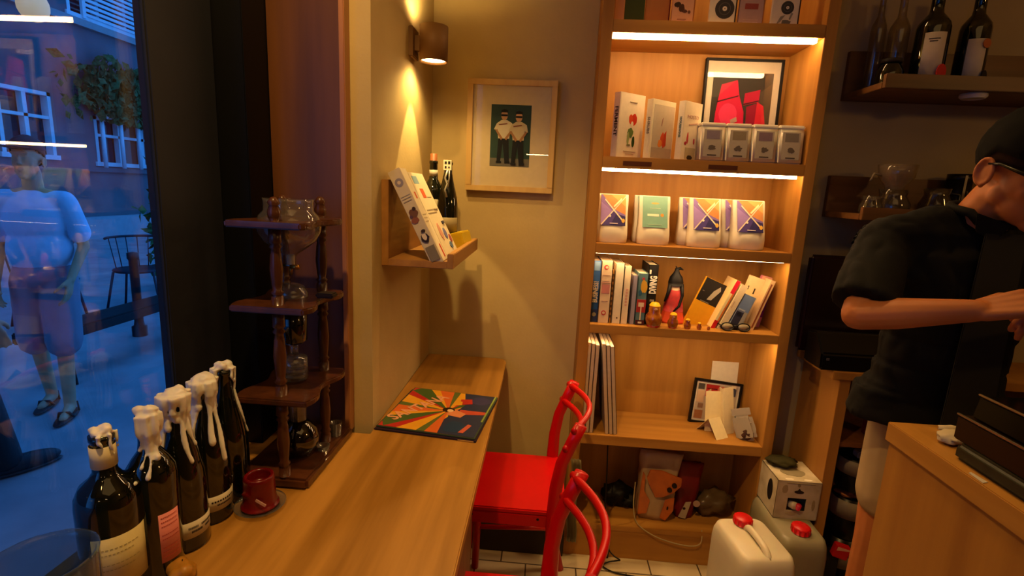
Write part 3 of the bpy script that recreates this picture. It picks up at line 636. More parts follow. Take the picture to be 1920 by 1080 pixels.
# four translucent coffee pouches
m_pouch = M('frosted_pouch', '#c9bfae', .35, 0, .5, '#bdb3a2', 20, sss=.3)
m_lit_rim = M('lit_pouch_rim', '#fbf3dc', .4)  # light glowing through the rim is put into this pale lid colour
PN = ['leftmost of four', 'second from the left of four', 'third from the left of four', 'rightmost of four']
for i in range(4):
    x = .569+i*.0895
    t = thing('frosted_box', 'frosted white coffee box in front of the pink picture, '+PN[i], 'box', (x, 1.889, Z2+.0005), group='frosted coffee boxes in a row')
    b = B(); pr = [(-.041, 0, .118), (.041, 0, .118)]
    tb = bmesh.new()
    lo = [(-.041, 0), (.041, 0), (.041, .075), (-.041, .075)]; hi = [(-.043, .012), (.043, .012), (.043, .085), (-.043, .085)]
    va = [tb.verts.new((p[0], p[1], 0)) for p in lo]; vb = [tb.verts.new((p[0], p[1], .120)) for p in hi]
    tb.faces.new(va[::-1]); tb.faces.new(vb)
    for k in range(4): tb.faces.new((va[k], va[(k+1) % 4], vb[(k+1) % 4], vb[k]))
    bmesh.ops.bevel(tb, geom=list(tb.edges), offset=.004, segments=2, affect='EDGES'); b._merge(tb, None, True); b.build('box_body', m_pouch, t)
    B().box(-.0435, .0435, .010, .087, .117, .131, None, .004).build('lid', m_lit_rim, t)
    tl = math.atan2(.012, .12); fm = Matrix.Translation((0, -.0008, 0)) @ Matrix.Rotation(-tl, 4, 'X') @ frame((0, 0, 0), (1, 0, 0), (0, 0, 1))
    decal(t, fm, [('#a99d8d', rect(-.031, .014, .030, .108)), (['#80707c', '#857660', '#7d6470', '#7a7068'][i], rect(-.022, .075, .024, .104)), ('#5c5048', blob(0, .045, .016, .012, seed=70+i, j=.5)), ('#3a2c24', rect(-.016, .018, .016, .0215))], 'printed_panel')
# comp 3 coffee bags
Z3 = 1.2565
def bag(label, x, y, w_=.112, h=.180, d=.062, kind='purple', rz=0, grp='white coffee bags on the middle shelf'):
    t = thing('coffee_bag', label, 'bag', (x, y, Z3), rz=rz, group=grp)
    tb = bmesh.new(); n = 9; rings = []
    for i in range(n+1):
        f = i/n; z = h*f; dd = d*(1-.72*max(0, f-.25)/.75)*(1 if f > 0 else .96); hw = w_/2*(1+.02*math.sin(f*9))
        back = d; fr_ = back-dd; bl = .006*math.sin(min(1, f*1.8)*math.pi)
        ring = [(-hw, fr_+.004), (-hw*.5, fr_-bl), (0, fr_-bl*1.3), (hw*.5, fr_-bl), (hw, fr_+.004), (hw*1.0, fr_+dd*.5), (hw, back), (-hw, back), (-hw*1.0, fr_+dd*.5)]
        rings.append([tb.verts.new((p[0], p[1], z)) for p in ring])
    k = len(rings[0])
    for a, b2 in zip(rings, rings[1:]):
        for j in range(k): tb.faces.new((a[j], a[(j+1) % k], b2[(j+1) % k], b2[j]))
    tb.faces.new(rings[0][::-1]); tb.faces.new(rings[-1])
    bmesh.ops.bevel(tb, geom=[e for e in tb.edges if abs(e.verts[0].co.z-e.verts[1].co.z) < 1e-5 and (e.verts[0].co.z > h*.95 or e.verts[0].co.z < .001)], offset=.003, segments=2, affect='EDGES')
    b = B(); b._merge(tb, None, True); b.build('bag_body', M('bag_paper', '#f2e9d0', .5, 0, .4, '#e6dcc0', 14), t)
    a = math.atan2(d*.62, h); hw = w_/2-.010
    # label plane follows the sloping upper front
    zb, zt = h*.36, h*.985
    def fy(f): return d-d*(1-.72*max(0, f-.25)/.75)
    p0 = Vector((0, fy(.36)-.0086, zb)); p1 = Vector((0, fy(.985)-.0012, zt)); yv = (p1-p0); hl = yv.length
    fm = frame(p0, (1, 0, 0), yv)
    if kind == 'purple':
        pl = [('#8468a8', rect(-hw, 0, hw, hl)), ('#c9884a', [(-hw*.9, hl), (hw, hl), (hw, hl*.35), (hw*.1, hl*.52)]), ('#e0a45c', [(-hw*.2, hl), (hw, hl), (hw, hl*.62)]), ('#4a3a80', [(-hw, 0), (hw, 0), (hw, hl*.25), (0, hl*.46)]), ('#2e2560', [(-.01, 0), (hw, 0), (hw, hl*.3), (.012, hl*.38)]), ('#9a7cbc', [(-hw, .004), (-hw, hl*.76), (.0, hl*.44)]),
              ('#e8d4b8', [(-hw, .002), (-hw+.004, 0), (hw, hl*.93), (hw, hl*.97)]), ('#e8d4b8', [(-hw*.7, hl*.82), (-hw*.65, hl*.85), (hw*.9, hl*.14), (hw*.84, hl*.10)]), ('#f5e2b0', [(0, hl*.62), (.004, hl*.58), (hw*.7, hl*.84), (hw*.66, hl*.9)]), ('#e0b048', disc(hw*.82, hl*.16, .006, ry=.008)), ('#efe0d0', disc(-hw*.25, hl*.30, .004)), ('#e8d8e0', rect(-.012, hl*.05, .018, hl*.075))]
    else:
        pl = [('#7ba893', rect(-hw, 0, hw, hl)), ('#c9a45c', blob(0, hl*.78, .016, .004, seed=80)), ('#efe6c8', rect(-.028, hl*.36, .014, hl*.43)), ('#d8923c', disc(.026, hl*.40, .006)), ('#a9c4ac', rect(-.02, hl*.6, .02, hl*.62)), ('#a9c4ac', rect(-.025, hl*.08, .025, hl*.095))]
    decal(t, fm, pl, 'printed_label'); return t
bag('purple patterned coffee bag, leftmost on the middle lit shelf', .250, 1.925)
bag('mint green labelled coffee bag between the purple ones', .405, 1.925, kind='mint')
bag('mint green bag tucked right behind the other mint one', .398, 1.99, kind='mint')
bag('purple patterned coffee bag hidden behind the front one, third stack from the left', .566, 1.975)
bag('purple patterned coffee bag, front of the third stack on the middle shelf', .590, 1.918)
bag('purple patterned coffee bag behind the rightmost one', .725, 1.975)
bag('purple coffee bag with yellow corner, rightmost on the middle lit shelf', .748, 1.918)
# comp 4 books
Z4 = .9495
b1 = book('thick blue paperback with pale lettering, at the left end of the book shelf', .192, .219, 1.915, 2.06, Z4, .238, '#27508a')
decal(b1, FRONT(0, -.0001, 0), [('#3c6ab0', rect(-.013, .13, .013, .237)), ('#7fa6d0', rect(-.011, .20, .011, .235)), ('#28345c', rect(-.013, .001, .013, .05)), ('#8a8468', disc(0, .030, .008))], 'printed_spine')
text('BUSINESS!', .026, P('#d6cbb0'), b1, frame((0, -.0012, .118), (0, 0, 1), (-1, 0, 0)), name='spine_lettering', sx=.72, bold=.0008)
b1 = book('cream book with red round stamps on its spine, second on the book shelf', .221, .262, 1.910, 2.06, Z4, .240, '#e4c9a4')
decal(b1, FRONT(0, -.0001, 0), [('#c9504a', disc(-.003, .215, .009)), ('#e4c9a4', disc(-.001, .215, .005)), ('#c98078', rect(-.015, .115, .015, .150)), ('#b08a70', rect(-.014, .185, .012, .1865)), ('#b08a70', rect(-.014, .163, .012, .1645)), ('#b06a5a', rect(-.016, .155, .016, .1565)), ('#b08a70', rect(-.012, .085, .012, .0865)), ('#c9504a', disc(-.001, .040, .009)), ('#e4c9a4', disc(-.001, .040, .005))], 'printed_spine')
b1 = book('thin brown patterned booklet between the cream and white books', .2635, .2725, 1.920, 2.05, Z4, .205, '#b07a34')
decal(b1, FRONT(0, -.0001, 0), [('#5a3a18', rect(-.004, .02+.02*i, .003, .03+.02*i)) for i in range(9)], 'printed_spine')
b1 = book('plain white thick book with a small dark mark low on the spine', .274, .306, 1.912, 2.06, Z4, .232, '#e6d6b8')
decal(b1, FRONT(0, -.0001, 0), [('#4a2c18', disc(.003, .022, .003))], 'printed_spine')
b1 = book('ivory paperback with faint pink spine lettering', .308, .334, 1.914, 2.05, Z4, .222, '#e6d2b0')
decal(b1, FRONT(0, -.0001, 0), [('#d09a88', rect(-.003, .07+.012*i, .005, .078+.012*i)) for i in range(6)], 'printed_spine')
book('grey blue slim book beside the ivory paperback', .342, .360, 1.916, 2.04, Z4, .190, '#9a90a0')
b1 = book('thick multicoloured book with yellow, teal and red spine picture', .362, .397, 1.909, 2.04, Z4, .200, '#5a7a80')
decal(b1, FRONT(0, -.0001, 0), [('#d0a034', blob(.004, .150, .014, .028, seed=90)), ('#2f5a78', blob(-.008, .125, .008, .014, seed=91)), ('#a8322a', rect(-.017, .05, .017, .10)), ('#b8404a', blob(.0, .18, .006, seed=92)), ('#e0c8a8', rect(-.011, .072, .010, .088)), ('#e8d0b0', rect(-.002, .02, .002, .072)), ('#4a1a1c', rect(-.017, .001, .017, .020)), ('#e8dcc8', rect(-.007, .007, .007, .014))], 'printed_spine')
b1 = book('tall black book with white block lettering beside the hooded doll', .400, .436, 1.93, 2.07, Z4, .232, '#14110f', ry=R(0))
text('DIVING', .034, P('#e6dccc'), b1, frame((.004, -.0012, .155), (0, 0, 1), (-1, 0, 0)), name='spine_lettering', sx=.6, bold=.0016)
decal(b1, FRONT(0, -.0001, 0), [('#8a8070', rect(-.004, .09, .012, .098)), ('#8a8070', rect(-.002, .072, .01, .082)), ('#c9c0b0', rect(-.014, .196, -.008, .212))], 'printed_spine')
# hooded doll
t = thing('hooded_doll', 'small doll in black headscarf and red orange dress standing behind the nesting dolls', 'doll', (.520, 1.99, Z4))
B().lathe([(0, 0), (.050, 0), (.052, .006), (.038, .05), (.030, .085), (.0, .09)], None, n=10, smooth=False, sx=1, sy=.7).build('skirt', M('orange_cloth', '#d8481c', .7), t)
B().lathe([(0, .045), (.040, .046), (.036, .075), (.030, .105), (.022, .130), (0, .135)], None, n=20, sy=.7).build('dress', M('red_cloth', '#b8201c', .7, col2='#8a2a2c', scale=60), t)
B().lathe([(0, .128), (.018, .130), (.021, .145), (.018, .160), (0, .165)], None, n=20, sy=.85).build('face', M('doll_face', '#c9a585', .6), t)
sc_ = B(); sc_.lathe([(0, .150), (.028, .148), (.029, .162), (.024, .182), (.014, .195), (.009, .205), (.008, .215), (0, .217)], None, n=22, sy=.8)
sc_.tube([(-.022, -.008, .155), (-.028, -.014, .12), (-.040, -.02, .085)], [.008, .007, .004]); sc_.tube([(.022, -.008, .155), (.027, -.014, .11), (.015, -.026, .07), (-.005, -.030, .05)], [.008, .006, .005, .003])
sc_.tube([(0, 0, .212), (.012, 0, .216), (.024, 0, .210)], [.006, .006, .002]); sc_.tube([(0, 0, .212), (-.006, 0, .224)], [.004, .0015]); sc_.build('headscarf', P('#120d0c'), t)
# nesting dolls
def nesting(label, x, y, h):
    t = thing('nesting_doll', label, 'doll', (x, y, Z4), group='nesting dolls on the book shelf'); k = h/.092
    B().lathe([(0, 0), (.020*k, 0), (.026*k, .008*k), (.031*k, .026*k), (.029*k, .042*k), (.0205*k, .055*k), (.0215*k, .066*k), (.020*k, .080*k), (.011*k, .090*k), (0, .092*k)], None, n=28).build('painted_body', M('gold_lacquer', '#b06a1c', .18, 0, .6, '#6a1c10', 45, coat=.8), t)
    B().lathe([(0, .080*k), (.0208*k, .079*k), (.013*k, .0905*k), (0, .0935*k)], None, n=24).build('painted_cap', M('yellow_lacquer', '#d8a01c', .18, coat=.8), t)
    B().ball((0, -.0125*k, .068*k), .0115*k, None, (1, .85, .85)).build('painted_face', M('face_lacquer', '#d8a878', .25, coat=.6), t)
    B().lathe([(0, -.0002), (.0215*k, 0), (.0265*k, .009*k), (.0215*k, .0092*k)], None, n=24).build('foot_ring', M('red_lacquer', '#8a1410', .2, coat=.8), t)
    return t
nesting('largest gold and red nesting doll standing in front of the books', .430, 1.902, .095)
nesting('second largest gold nesting doll standing in front of the hooded doll', .502, 1.900, .060)
nesting('middle small nesting doll standing in front of the yellow book', .557, 1.900, .040)
nesting('tiny nesting doll, second smallest of the row', .601, 1.900, .028)
nesting('smallest nesting doll at the right end of the row', .636, 1.900, .017)
# leaning books, right part of comp 4
def lean_book(label, x, y, w_, h, th, lean, turn, cover, polys, spine=None, nm='paperback_book'):
    """front cover towards the camera, turned by `turn`, leaning right by `lean`"""
    t = thing(nm, label, 'book', (x, y, Z4+.001), rot=(0, lean, turn), group='leaning books on the book shelf')
    b = B(); b.box(0, w_, 0, .001, 0, h, P(cover)); b.box(0, w_, th-.001, th, 0, h, P(cover)); b.box(-.001, 0, 0, th, 0, h, P(spine or cover)); b.build('cover', None, t)
    B().box(0, w_-.002, .001, th-.001, .002, h-.002).build('pages', P('#e4cfa0'), t)
    if polys: decal(t, frame((0, -.0001, 0), (1, 0, 0), (0, 0, 1)), polys)
    return t
lean_book('black and yellow book leaning to the right behind the small nesting dolls', .558, 1.968, .106, .205, .010, R(22), R(8), '#d89a18',
    [('#d89a18', rect(0, 0, .105, .110)), ('#1f1b1a', rect(0, .110, .105, .204)), ('#a39a8a', [(.040, .125), (.058, .128), (.078, .175), (.070, .19), (.052, .165)]), ('#6a6258', rect(.008, .150, .016, .153)), ('#8a8478', rect(.018, .112, .055, .115)), ('#8a6a1c', rect(.006, .006, .016, .014))])
t = lean_book('white book with red ends and an orange spine leaning beside the yellow book', .655, 1.935, .016, .205, .10, R(22), 0, '#e8c486',
    [('#d01c34', rect(0, .150, .015, .204)), ('#c41c20', rect(0, 0, .015, .035)), ('#d8782a', rect(.009, .035, .015, .150)), ('#ecd9a0', rect(0, .035, .009, .150))], nm='hardback_book')
lean_book('cream paperback leaning right, beside the orange spined book', .680, 1.930, .024, .190, .09, R(22), 0, '#e6d0a6', [('#cfae88', rect(.004, .09, .008, .12))])
lean_book('blue grey photo book leaning low behind the black spectacles', .715, 1.928, .046, .150, .05, R(21), R(6), '#8a94a8',
    [('#7a90b8', rect(0, .085, .045, .148)), ('#3c3c50', rect(0, .0, .030, .080)), ('#b8c0c8', rect(.004, .086, .03, .092)), ('#a8a49a', rect(.030, .0, .045, .085)), ('#242430', blob(.014, .07, .012, .008, seed=95))])
lean_book('cream booklet with two black slots on its cover, leaning right', .735, 1.965, .078, .215, .012, R(17), R(10), '#e2c896', [('#3a2c1c', rect(.006, .160, .010, .175)), ('#3a2c1c', rect(.034, .150, .039, .172)), ('#cfa468', rect(.012, .125, .03, .14))])
lean_book('white paperback with brown page edges leaning near the cabinet side', .800, 1.94, .016, .205, .08, R(17), 0, '#d8b888', [('#8a4a24', rect(.004, .01, .010, .19))])
lean_book('pink and purple paperback leaning against the right side of the cabinet', .805, 1.985, .056, .210, .012, R(12), R(12), '#c9788a', [('#d8a088', rect(0, 0, .045, .208)), ('#6c1c78', rect(.045, .05, .0555, .200))])
# spectacles on the shelf
t = thing('spectacles', 'black rimmed spectacles lying open in front of the leaning books', 'glasses', (.735, 1.902, Z4+.001))
b = B()
for cx_ in (-.030, .030): b.tube([(cx_+.023*math.cos(a), .004*math.sin(a), .016+.014*math.sin(a)) for a in [2*math.pi*k/18 for k in range(18)]], .0026, None, 8, True)
b.tube([(-.008, 0, .02), (.008, 0, .02)], .0025); b.build('rims', P('#14110d', .2), t)
for s in (-1, 1): B().tube([(.053*s, 0, .02), (.056*s, .03, .019), (.052*s, .055, .006)], .0022).build('temple_arm', P('#14110d', .2), t)
for cx_ in (-.030, .030): B().lathe([(0, -.0005), (.0205, -.0005), (.0205, .0005), (0, .0005)], None, (0, 0, 0), 20, Matrix.Translation((cx_, 0, .016)) @ Matrix.Scale(.6, 4, (0, 0, 1)) @ Matrix.Rotation(R(90), 4, 'X')).build('lens', M('lens', '#b8a888', .1, .2), t)
t = thing('spectacle_case', 'small dark case lying behind the spectacles', 'case', (.742, 1.932, Z4))
B().box(-.055, .055, -.014, .014, 0, .02, None, .007, None, 3).build('case_shell', P('#1a1512', .35), t)
# comp 5: boards at left, small frame, folded cards, plastic pouch
Z5 = .5005
m_board = M('record_edge', '#cbb59a', .6, 0, .3, '#bfa88c', 40)
NM = ['leftmost', 'second from the left', 'third from the left', 'first of the leaning ones', 'middle of the leaning ones', 'rightmost, leaning left']
bx = [(.1895, 0), (.2055, 0), (.2215, 0), (.2845, R(-6.3)), (.3005, R(-6.3)), (.3165, R(-6.3))]
for i, (x, ry) in enumerate(bx):
    t = thing('canvas_board', 'tall pale board standing on edge in the empty lower shelf, '+NM[i], 'board', (x+.007, 1.893, Z5), rot=(0, ry, 0), group='pale boards standing in the lower shelf')
    B().box(-.0062, .0062, 0, .215, 0, .372-.004*(i % 3), None, .001).build('board', m_board, t)
    B().box(.0064, .0082, .002, .214, .002, .366).build('dark_backing', P('#3c1c10'), t)
t = thing('photo_frame', 'small black frame with a collage of photos leaning tilted in the lower shelf', 'picture frame', (.655, 2.06, Z5+.002), rot=(R(-8), R(7), R(8)))
b = B(); W_, H_ = .215, .190
for a in ((0, W_, 0, .010), (0, W_, H_-.010, H_), (0, .010, .010, H_-.010), (W_-.010, W_, .010, H_-.010)): b.box(a[0], a[1], 0, .014, a[2], a[3], None, .001)
b.build('frame', P('#16100c'), t)
B().box(.01, W_-.01, .006, .009, .01, H_-.01).build('mount', P('#d8ceba'), t)
decal(t, FRONT(0, .006, 0), [('#b9a994', rect(.018, .018, .197, .172)), ('#4a4640', rect(.02, .145, .048, .170)), ('#b02a24', rect(.055, .118, .115, .170)), ('#5a1410', rect(.06, .150, .105, .154)), ('#5a1410', rect(.06, .136, .105, .140)), ('#c8745a', blob(.125, .15, .02, seed=101)), ('#4a4a5c', rect(.145, .13, .19, .165)), ('#8c6a50', rect(.03, .065, .052, .085)), ('#a06a44', rect(.02, .02, .055, .055)), ('#c8a888', rect(.02, .09, .05, .14)), ('#9a8a80', rect(.14, .06, .18, .12))], 'collage')
t = thing('paper_card', 'white card standing upright behind the black collage frame', 'card', (.80, 2.105, Z5), rot=(R(-4), 0, 0))
B().box(-.055, .055, 0, .002, 0, .258).build('card', P('#e8dcc0'), t)
def folded(label, x, y, w_, h, rz, op, cm='#e6d4a4'):
    t = thing('folded_card', label, 'card', (x, y, Z5), rot=(R(-10), 0, rz), group='folded cream cards in the lower shelf')
    B().box(0, w_, 0, .0015, 0, h).build('front_leaf', P(cm), t)
    B().box(0, w_*.8, 0, .0015, 0, h*.98, None, 0, Matrix.Rotation(op, 4, 'Z')).build('back_leaf', P(cm), t)
    return t
folded('large cream folded card leaning on the collage frame', .700, 1.985, .098, .165, R(6), R(52))
folded('tall cream folded card standing beside the plastic pouch', .770, 1.962, .055, .190, R(28), R(60), '#ecdcb0')
t = thing('paper_tag', 'small cream tent card lying open at the front of the lower shelf', 'card', (.752, 1.925, Z5), rot=(0, 0, R(30)))
B().box(-.032, .032, 0, .0015, 0, .085, None, 0, Matrix.Rotation(R(-38), 4, 'X')).build('front_leaf', P('#e8d6a6'), t)
B().box(-.032, .032, 0, .0015, 0, .085, None, 0, Matrix.Translation((0, .105, 0)) @ Matrix.Rotation(R(38), 4, 'X')).build('back_leaf', P('#d8c494'), t)
t = thing('plastic_pouch', 'clear plastic pouch of brown beans leaning against the right side of the lower shelf', 'pouch', (.850, 1.925, Z5), rot=(R(-10), R(-22), R(-30)))
b = B(); b.prism([(-.036, .0), (.036, 0), (.042, .03), (.040, .07), (.036, .105), (-.036, .105), (-.040, .07), (-.042, .03)], -.014, .014, None, frame((0, 0, 0), (1, 0, 0), (0, 0, 1)), bev=.013); b.box(-.036, .036, -.002, .002, .100, .128, None, .001); b.build('plastic_film', M('cloudy_film', '#a89c8c', .2, 0, .6, '#988c7c', sss=.1), t)
B().ball((0, .002, .028), .030, None, (.9, .62, .8), 3, None, .3).build('beans', M('bean_fill', '#4a2412', .6, col2='#2c140a', scale=120), t)
# top compartment (lower part shows)
Z1 = 2.0185
def upright(label, x0, x1, y, h, cover, polys, edge=None, nm='book_facing_out'):
    t = thing(nm, label, 'book', (x0, y, Z1), group='books facing out on the top shelf'); w_ = x1-x0
    B().box(0, w_, 0, .010, 0, h, None, .001).build('cover', P(cover), t)
    if edge: B().box(w_, w_+.004, 0, .03, 0, h).build('spine', P(edge), t)
    if polys: decal(t, FRONT(0, -.0001, 0), polys)
    return t
upright('plain orange brown book at the left end of the top shelf', .196, .228, 1.93, .24, '#c98a5a', None)
upright('olive green book on the top shelf', .232, .300, 1.94, .25, '#3f4a12', None)
upright('plain tan book with a red edge on the top shelf', .304, .385, 1.95, .25, '#c07a38', None, '#7a1c18')
upright('cream book with dark berry picture on the top shelf', .389, .462, 1.92, .22, '#c98a60', [('#d8a078', rect(.001, .001, .072, .219)), ('#3a2010', blob(.018, .062, .014, .010, seed=110)), ('#4a2818', blob(.032, .052, .012, .014, seed=111)), ('#5a3424', blob(.044, .042, .009, .006, seed=112)), ('#6a4028', blob(.058, .040, .005, .006, seed=113)), ('#b07a58', rect(.02, .015, .05, .018))], '#b06a2c')
REC = lambda cx_, cz, r: [('#dccfb4', rect(.001, .001, .083, .239)), ('#3a3634', disc(cx_, cz, r, 26)), ('#5a5450', disc(cx_, cz, r*.62, 24)), ('#3a3634', disc(cx_, cz, r*.55, 24)), ('#e0d4bc', disc(cx_, cz, r*.24)), ('#3a3634', disc(cx_, cz, r*.06, 8))]
upright('white book with a large vinyl record drawing on the top shelf', .512, .598, 1.91, .24, '#dccfb4', REC(.050, .050, .032), '#241612')
upright('dusty pink book with red title lettering on the top shelf', .612, .692, 1.915, .23, '#b08a80', [('#b89488', rect(.001, .001, .078, .229)), ('#9a4438', rect(.018, .052, .062, .070)), ('#c9a898', rect(.015, .018, .065, .020)), ('#c9a898', rect(.015, .010, .065, .012))], '#c07a38')
upright('white book with a smaller vinyl record and hand drawing on the top shelf', .718, .806, 1.91, .24, '#dccfb4', REC(.050, .058, .021)+[('#8a8478', [(.018, .005), (.03, .03), (.045, .035), (.03, .012)]), ('#6a645c', blob(.05, .012, .018, .009, seed=115)), ('#8a8478', [(.062, .02), (.07, .04), (.064, .042), (.058, .024)])], '#3c2010')
# comp 6 (unlit bottom): orange bag, red bag, cable bundle, clear bag
Z6 = .1105
def sack(name, label, x, y, w_, h, d, m, polys, tilt=0, rz=0, top_m=None):
    t = thing(name, label, 'bag', (x, y, Z6), rot=(0, tilt, rz)); tb = bmesh.new(); n, k = 12, 24; rings = []
    for i in range(n+1):
        f = i/n; ww = w_/2*(.82+.25*f); dd = d/2*(1.0-.75*f**1.5)
        ring = []
        for j in range(k):
            a = 2*math.pi*j/k; ca, sa = math.cos(a), math.sin(a); sq = lambda v: math.copysign(abs(v)**.6, v)
            nz = noise.noise(Vector((ca*2, sa*2, f*4))+Vector((x*50, 0, 0)))*.010
            ring.append(tb.verts.new(((ww+nz)*sq(ca), (dd+nz)*sq(sa), h*f+nz*.8*(f > 0))))
        rings.append(ring)
    for a, b2 in zip(rings, rings[1:]):
        for j in range(k): tb.faces.new((a[j], a[(j+1) % k], b2[(j+1) % k], b2[j]))
    tb.faces.new(rings[0][::-1]); tb.faces.new(rings[-1]); b = B(); b._merge(tb, None, True); b.build('bag_body', m, t)
    if polys: decal(t, FRONT(0, -d/2-.008, 0) , polys, 'printed_front', .003)
    return t
sack('shopping_bag', 'white and orange plastic bag slumped in the dark bottom compartment of the cabinet', .520, 1.99, .165, .285, .11, M('pale_plastic', '#b89a78', .35, 0, .5, '#a88a66', 12, coat=.3),
     None, R(4))
t = COL.objects['shopping_bag']
m_op = M('orange_plastic', '#c8651c', .35, 0, .5, '#a8521a', 22, coat=.3)
B().prism([(-.05, .225), (.0, .228), (.082, .205), (.085, .17), (.06, .135), (.02, .11), (-.01, .105), (-.045, .16), (-.058, .19)], 0, .006, m_op, FRONT(0, -.052, 0), bev=.002).build('orange_print', None, t)
B().prism([(-.078, .215), (-.066, .20), (-.060, .13), (-.03, .09), (-.035, .03), (-.07, .02), (-.076, .10)], 0, .006, m_op, FRONT(0, -.056, 0), bev=.002).build('orange_side', None, t)
B().prism([(.03, .105), (.065, .12), (.07, .06), (.045, .01), (.02, .02)], 0, .005, m_op, FRONT(0, -.060, 0), bev=.002).build('orange_corner', None, t)
decal(t, FRONT(0, -.0585, 0), [('#1c0f08', disc(.040, .150, .010)), ('#1c0f08', disc(.056, .172, .010)), ('#1c0f08', blob(.044, .070, .004, .010, seed=121))], 'dark_dots', .007)
sack('paper_bag', 'dark red bag slumped beside the orange bag in the bottom compartment', .655, 2.01, .10, .235, .09, M('red_plastic', '#7a1210', .45, 0, .4, '#5c0c0a', 12), [('#b8a890', [(-.03, .01), (.0, .005), (.012, .085), (-.01, .08)]), ('#2a100c', disc(-.012, .052, .006)), ('#b89888', disc(.035, .08, .014))], R(3))
t = thing('clear_bag', 'crumpled clear plastic bag behind the white jerrycan in the bottom compartment', 'bag', (.780, 2.02, Z6))
B().ball((0, 0, .055), .065, None, (1.2, .8, .8), 3, None, .5).build('plastic_film', M('dull_film', '#6a5638', .3, col2='#54422a'), t)
t = thing('dark_cloth_bundle', 'dark bundle of cables and cloth in the bottom compartment left of the orange bag', 'bundle', (.375, 2.03, Z6))
B().ball((0, 0, .05), .055, None, (1.1, .8, .9), 3, None, .5).ball((.05, 0, .03), .045, None, (1.2, .9, .7), 3, None, .5).build('cloth', P('#0c0806'), t)
t = thing('white_cable', 'thin white cable looping out of the bottom compartment below the orange bag', 'cable', (.42, 1.95, Z6), True)
B().tube(sm([(.430, 1.93, .28), (.425, 1.90, .20), (.44, 1.885, .13), (.50, 1.870, .09), (.58, 1.866, .065), (.66, 1.866, .055), (.70, 1.870, .07), (.705, 1.89, .115)]), .0025, None, 8).build('cable', P('#a8946c'), t)
t = thing('black_power_cable', 'black power cable hanging down the left of the bottom compartment onto the floor', 'cable', (.25, 1.86, FZ), True)
B().tube(sm([(.300, 1.90, .455), (.302, 1.873, .35), (.305, 1.866, .22), (.315, 1.862, .12), (.330, 1.85, .03), (.35, 1.83, .01), (.375, 1.82, .0), (.37, 1.84, -.02), (.335, 1.84, -.03), (.31, 1.82, -.034), (.35, 1.79, -.034), (.42, 1.78, -.035), (.47, 1.77, -.035)]), .0028, None, 8)\
    .tube([(.330, 1.85, .02), (.318, 1.84, -.01), (.30, 1.82, -.03), (.27, 1.80, -.034)], .0028, None, 8).box(.322, .334, 1.845, 1.857, -.02, .02, None, .002).build('cable', P('#0d0906'), t)
t = thing('white_towel', 'pale cloth hanging between the red chairs and the cabinet side', 'cloth', (.165, 1.855, .03), True)
tb = bmesh.new(); n = 14; rows = []
for i in range(n+1):
    z = .40-.37*i/n; rows.append([tb.verts.new((.155+.040*j/8+.006*math.sin(i*.6), 1.868-.010*abs(math.sin(j*1.1+i*.15)), z)) for j in range(9)])
for a, b2 in zip(rows, rows[1:]):
    for j in range(8): tb.faces.new((a[j], a[j+1], b2[j+1], b2[j]))
bmesh.ops.solidify(tb, geom=tb.faces[:], thickness=.003)
b = B(); b._merge(tb, None, True); b.build('cloth', M('towel_cloth', '#7a6a48', .8), t)

# ------------------------------------------------------------ jerrycans, carton
def jerry(label, x, y, w_, d, h, rz=0, cm='#d8cdb2', handle=True):
    t = thing('jerrycan', label, 'jerrycan', (x, y, FZ), rz=rz, group='white plastic jerrycans')
    tb = bmesh.new(); prof = [(0, .94), (.012, .99), (.03, 1), (h-.060, 1), (h-.030, .975), (h-.008, .91), (h, .82)]; rings = []
    for z, k in prof:
        ring = []
        rr_ = .035
        for (cx_, cy_, a0) in ((1, 1, 0), (-1, 1, 90), (-1, -1, 180), (1, -1, 270)):
            for q in range(6):
                a = R(a0+90*q/5); ring.append(tb.verts.new(((w_/2-rr_)*cx_*k+rr_*math.cos(a)*k, (d/2-rr_)*cy_*k+rr_*math.sin(a)*k, z)))
        rings.append(ring)
    kk = len(rings[0])
    for a, b2 in zip(rings, rings[1:]):
        for j in range(kk): tb.faces.new((a[j], a[(j+1) % kk], b2[(j+1) % kk], b2[j]))
    tb.faces.new(rings[0][::-1]); tb.faces.new(rings[-1]); b = B(); b._merge(tb, None, True)
    b.build('can_body', M('milky_plastic'+cm[1:], cm, .35, 0, .5, None, 5, sss=.2), t)
    if handle: B().tube(sm([(0, d*.20, h-.004), (0, d*.12, h+.012), (0, -d*.05, h+.015), (0, -d*.28, h+.010), (0, -d*.40, h-.012)], 3), .0115, None, 10).build('handle', M('milky_plastic'+cm[1:], cm, .35), t)
    c = B(); n = 24
    c.lathe([(0, 0), (.030, 0), (.030, .020), (.027, .024), (0, .025)], None, (0, d*.30, h+.002), n)
    for k in range(n//2): a = 4*math.pi*k/n; c.box(.0285, .0315, -.003, .003, .001, .020, None, 0, Matrix.Translation((0, d*.30, h+.002)) @ Matrix.Rotation(a, 4, 'Z'))
    c.build('screw_cap', M('red_cap_plastic', '#c81414', .35), t)
    return t
jerry('white plastic jerrycan with red cap on the floor in front of the cabinet', .745, 1.545, .185, .235, .385, R(8))
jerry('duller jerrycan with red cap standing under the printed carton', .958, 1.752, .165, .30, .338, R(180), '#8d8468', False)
t = thing('wine_carton', 'small printed white carton with tap cutout standing on the rear jerrycan', 'carton', (.97, 1.81, .2985), True)
b = B()
bx0, bx1, by0, by1, bz0, bz1 = .894, 1.048, 1.735, 1.885, .2985, .450
MB_ = Matrix.Identity(4)
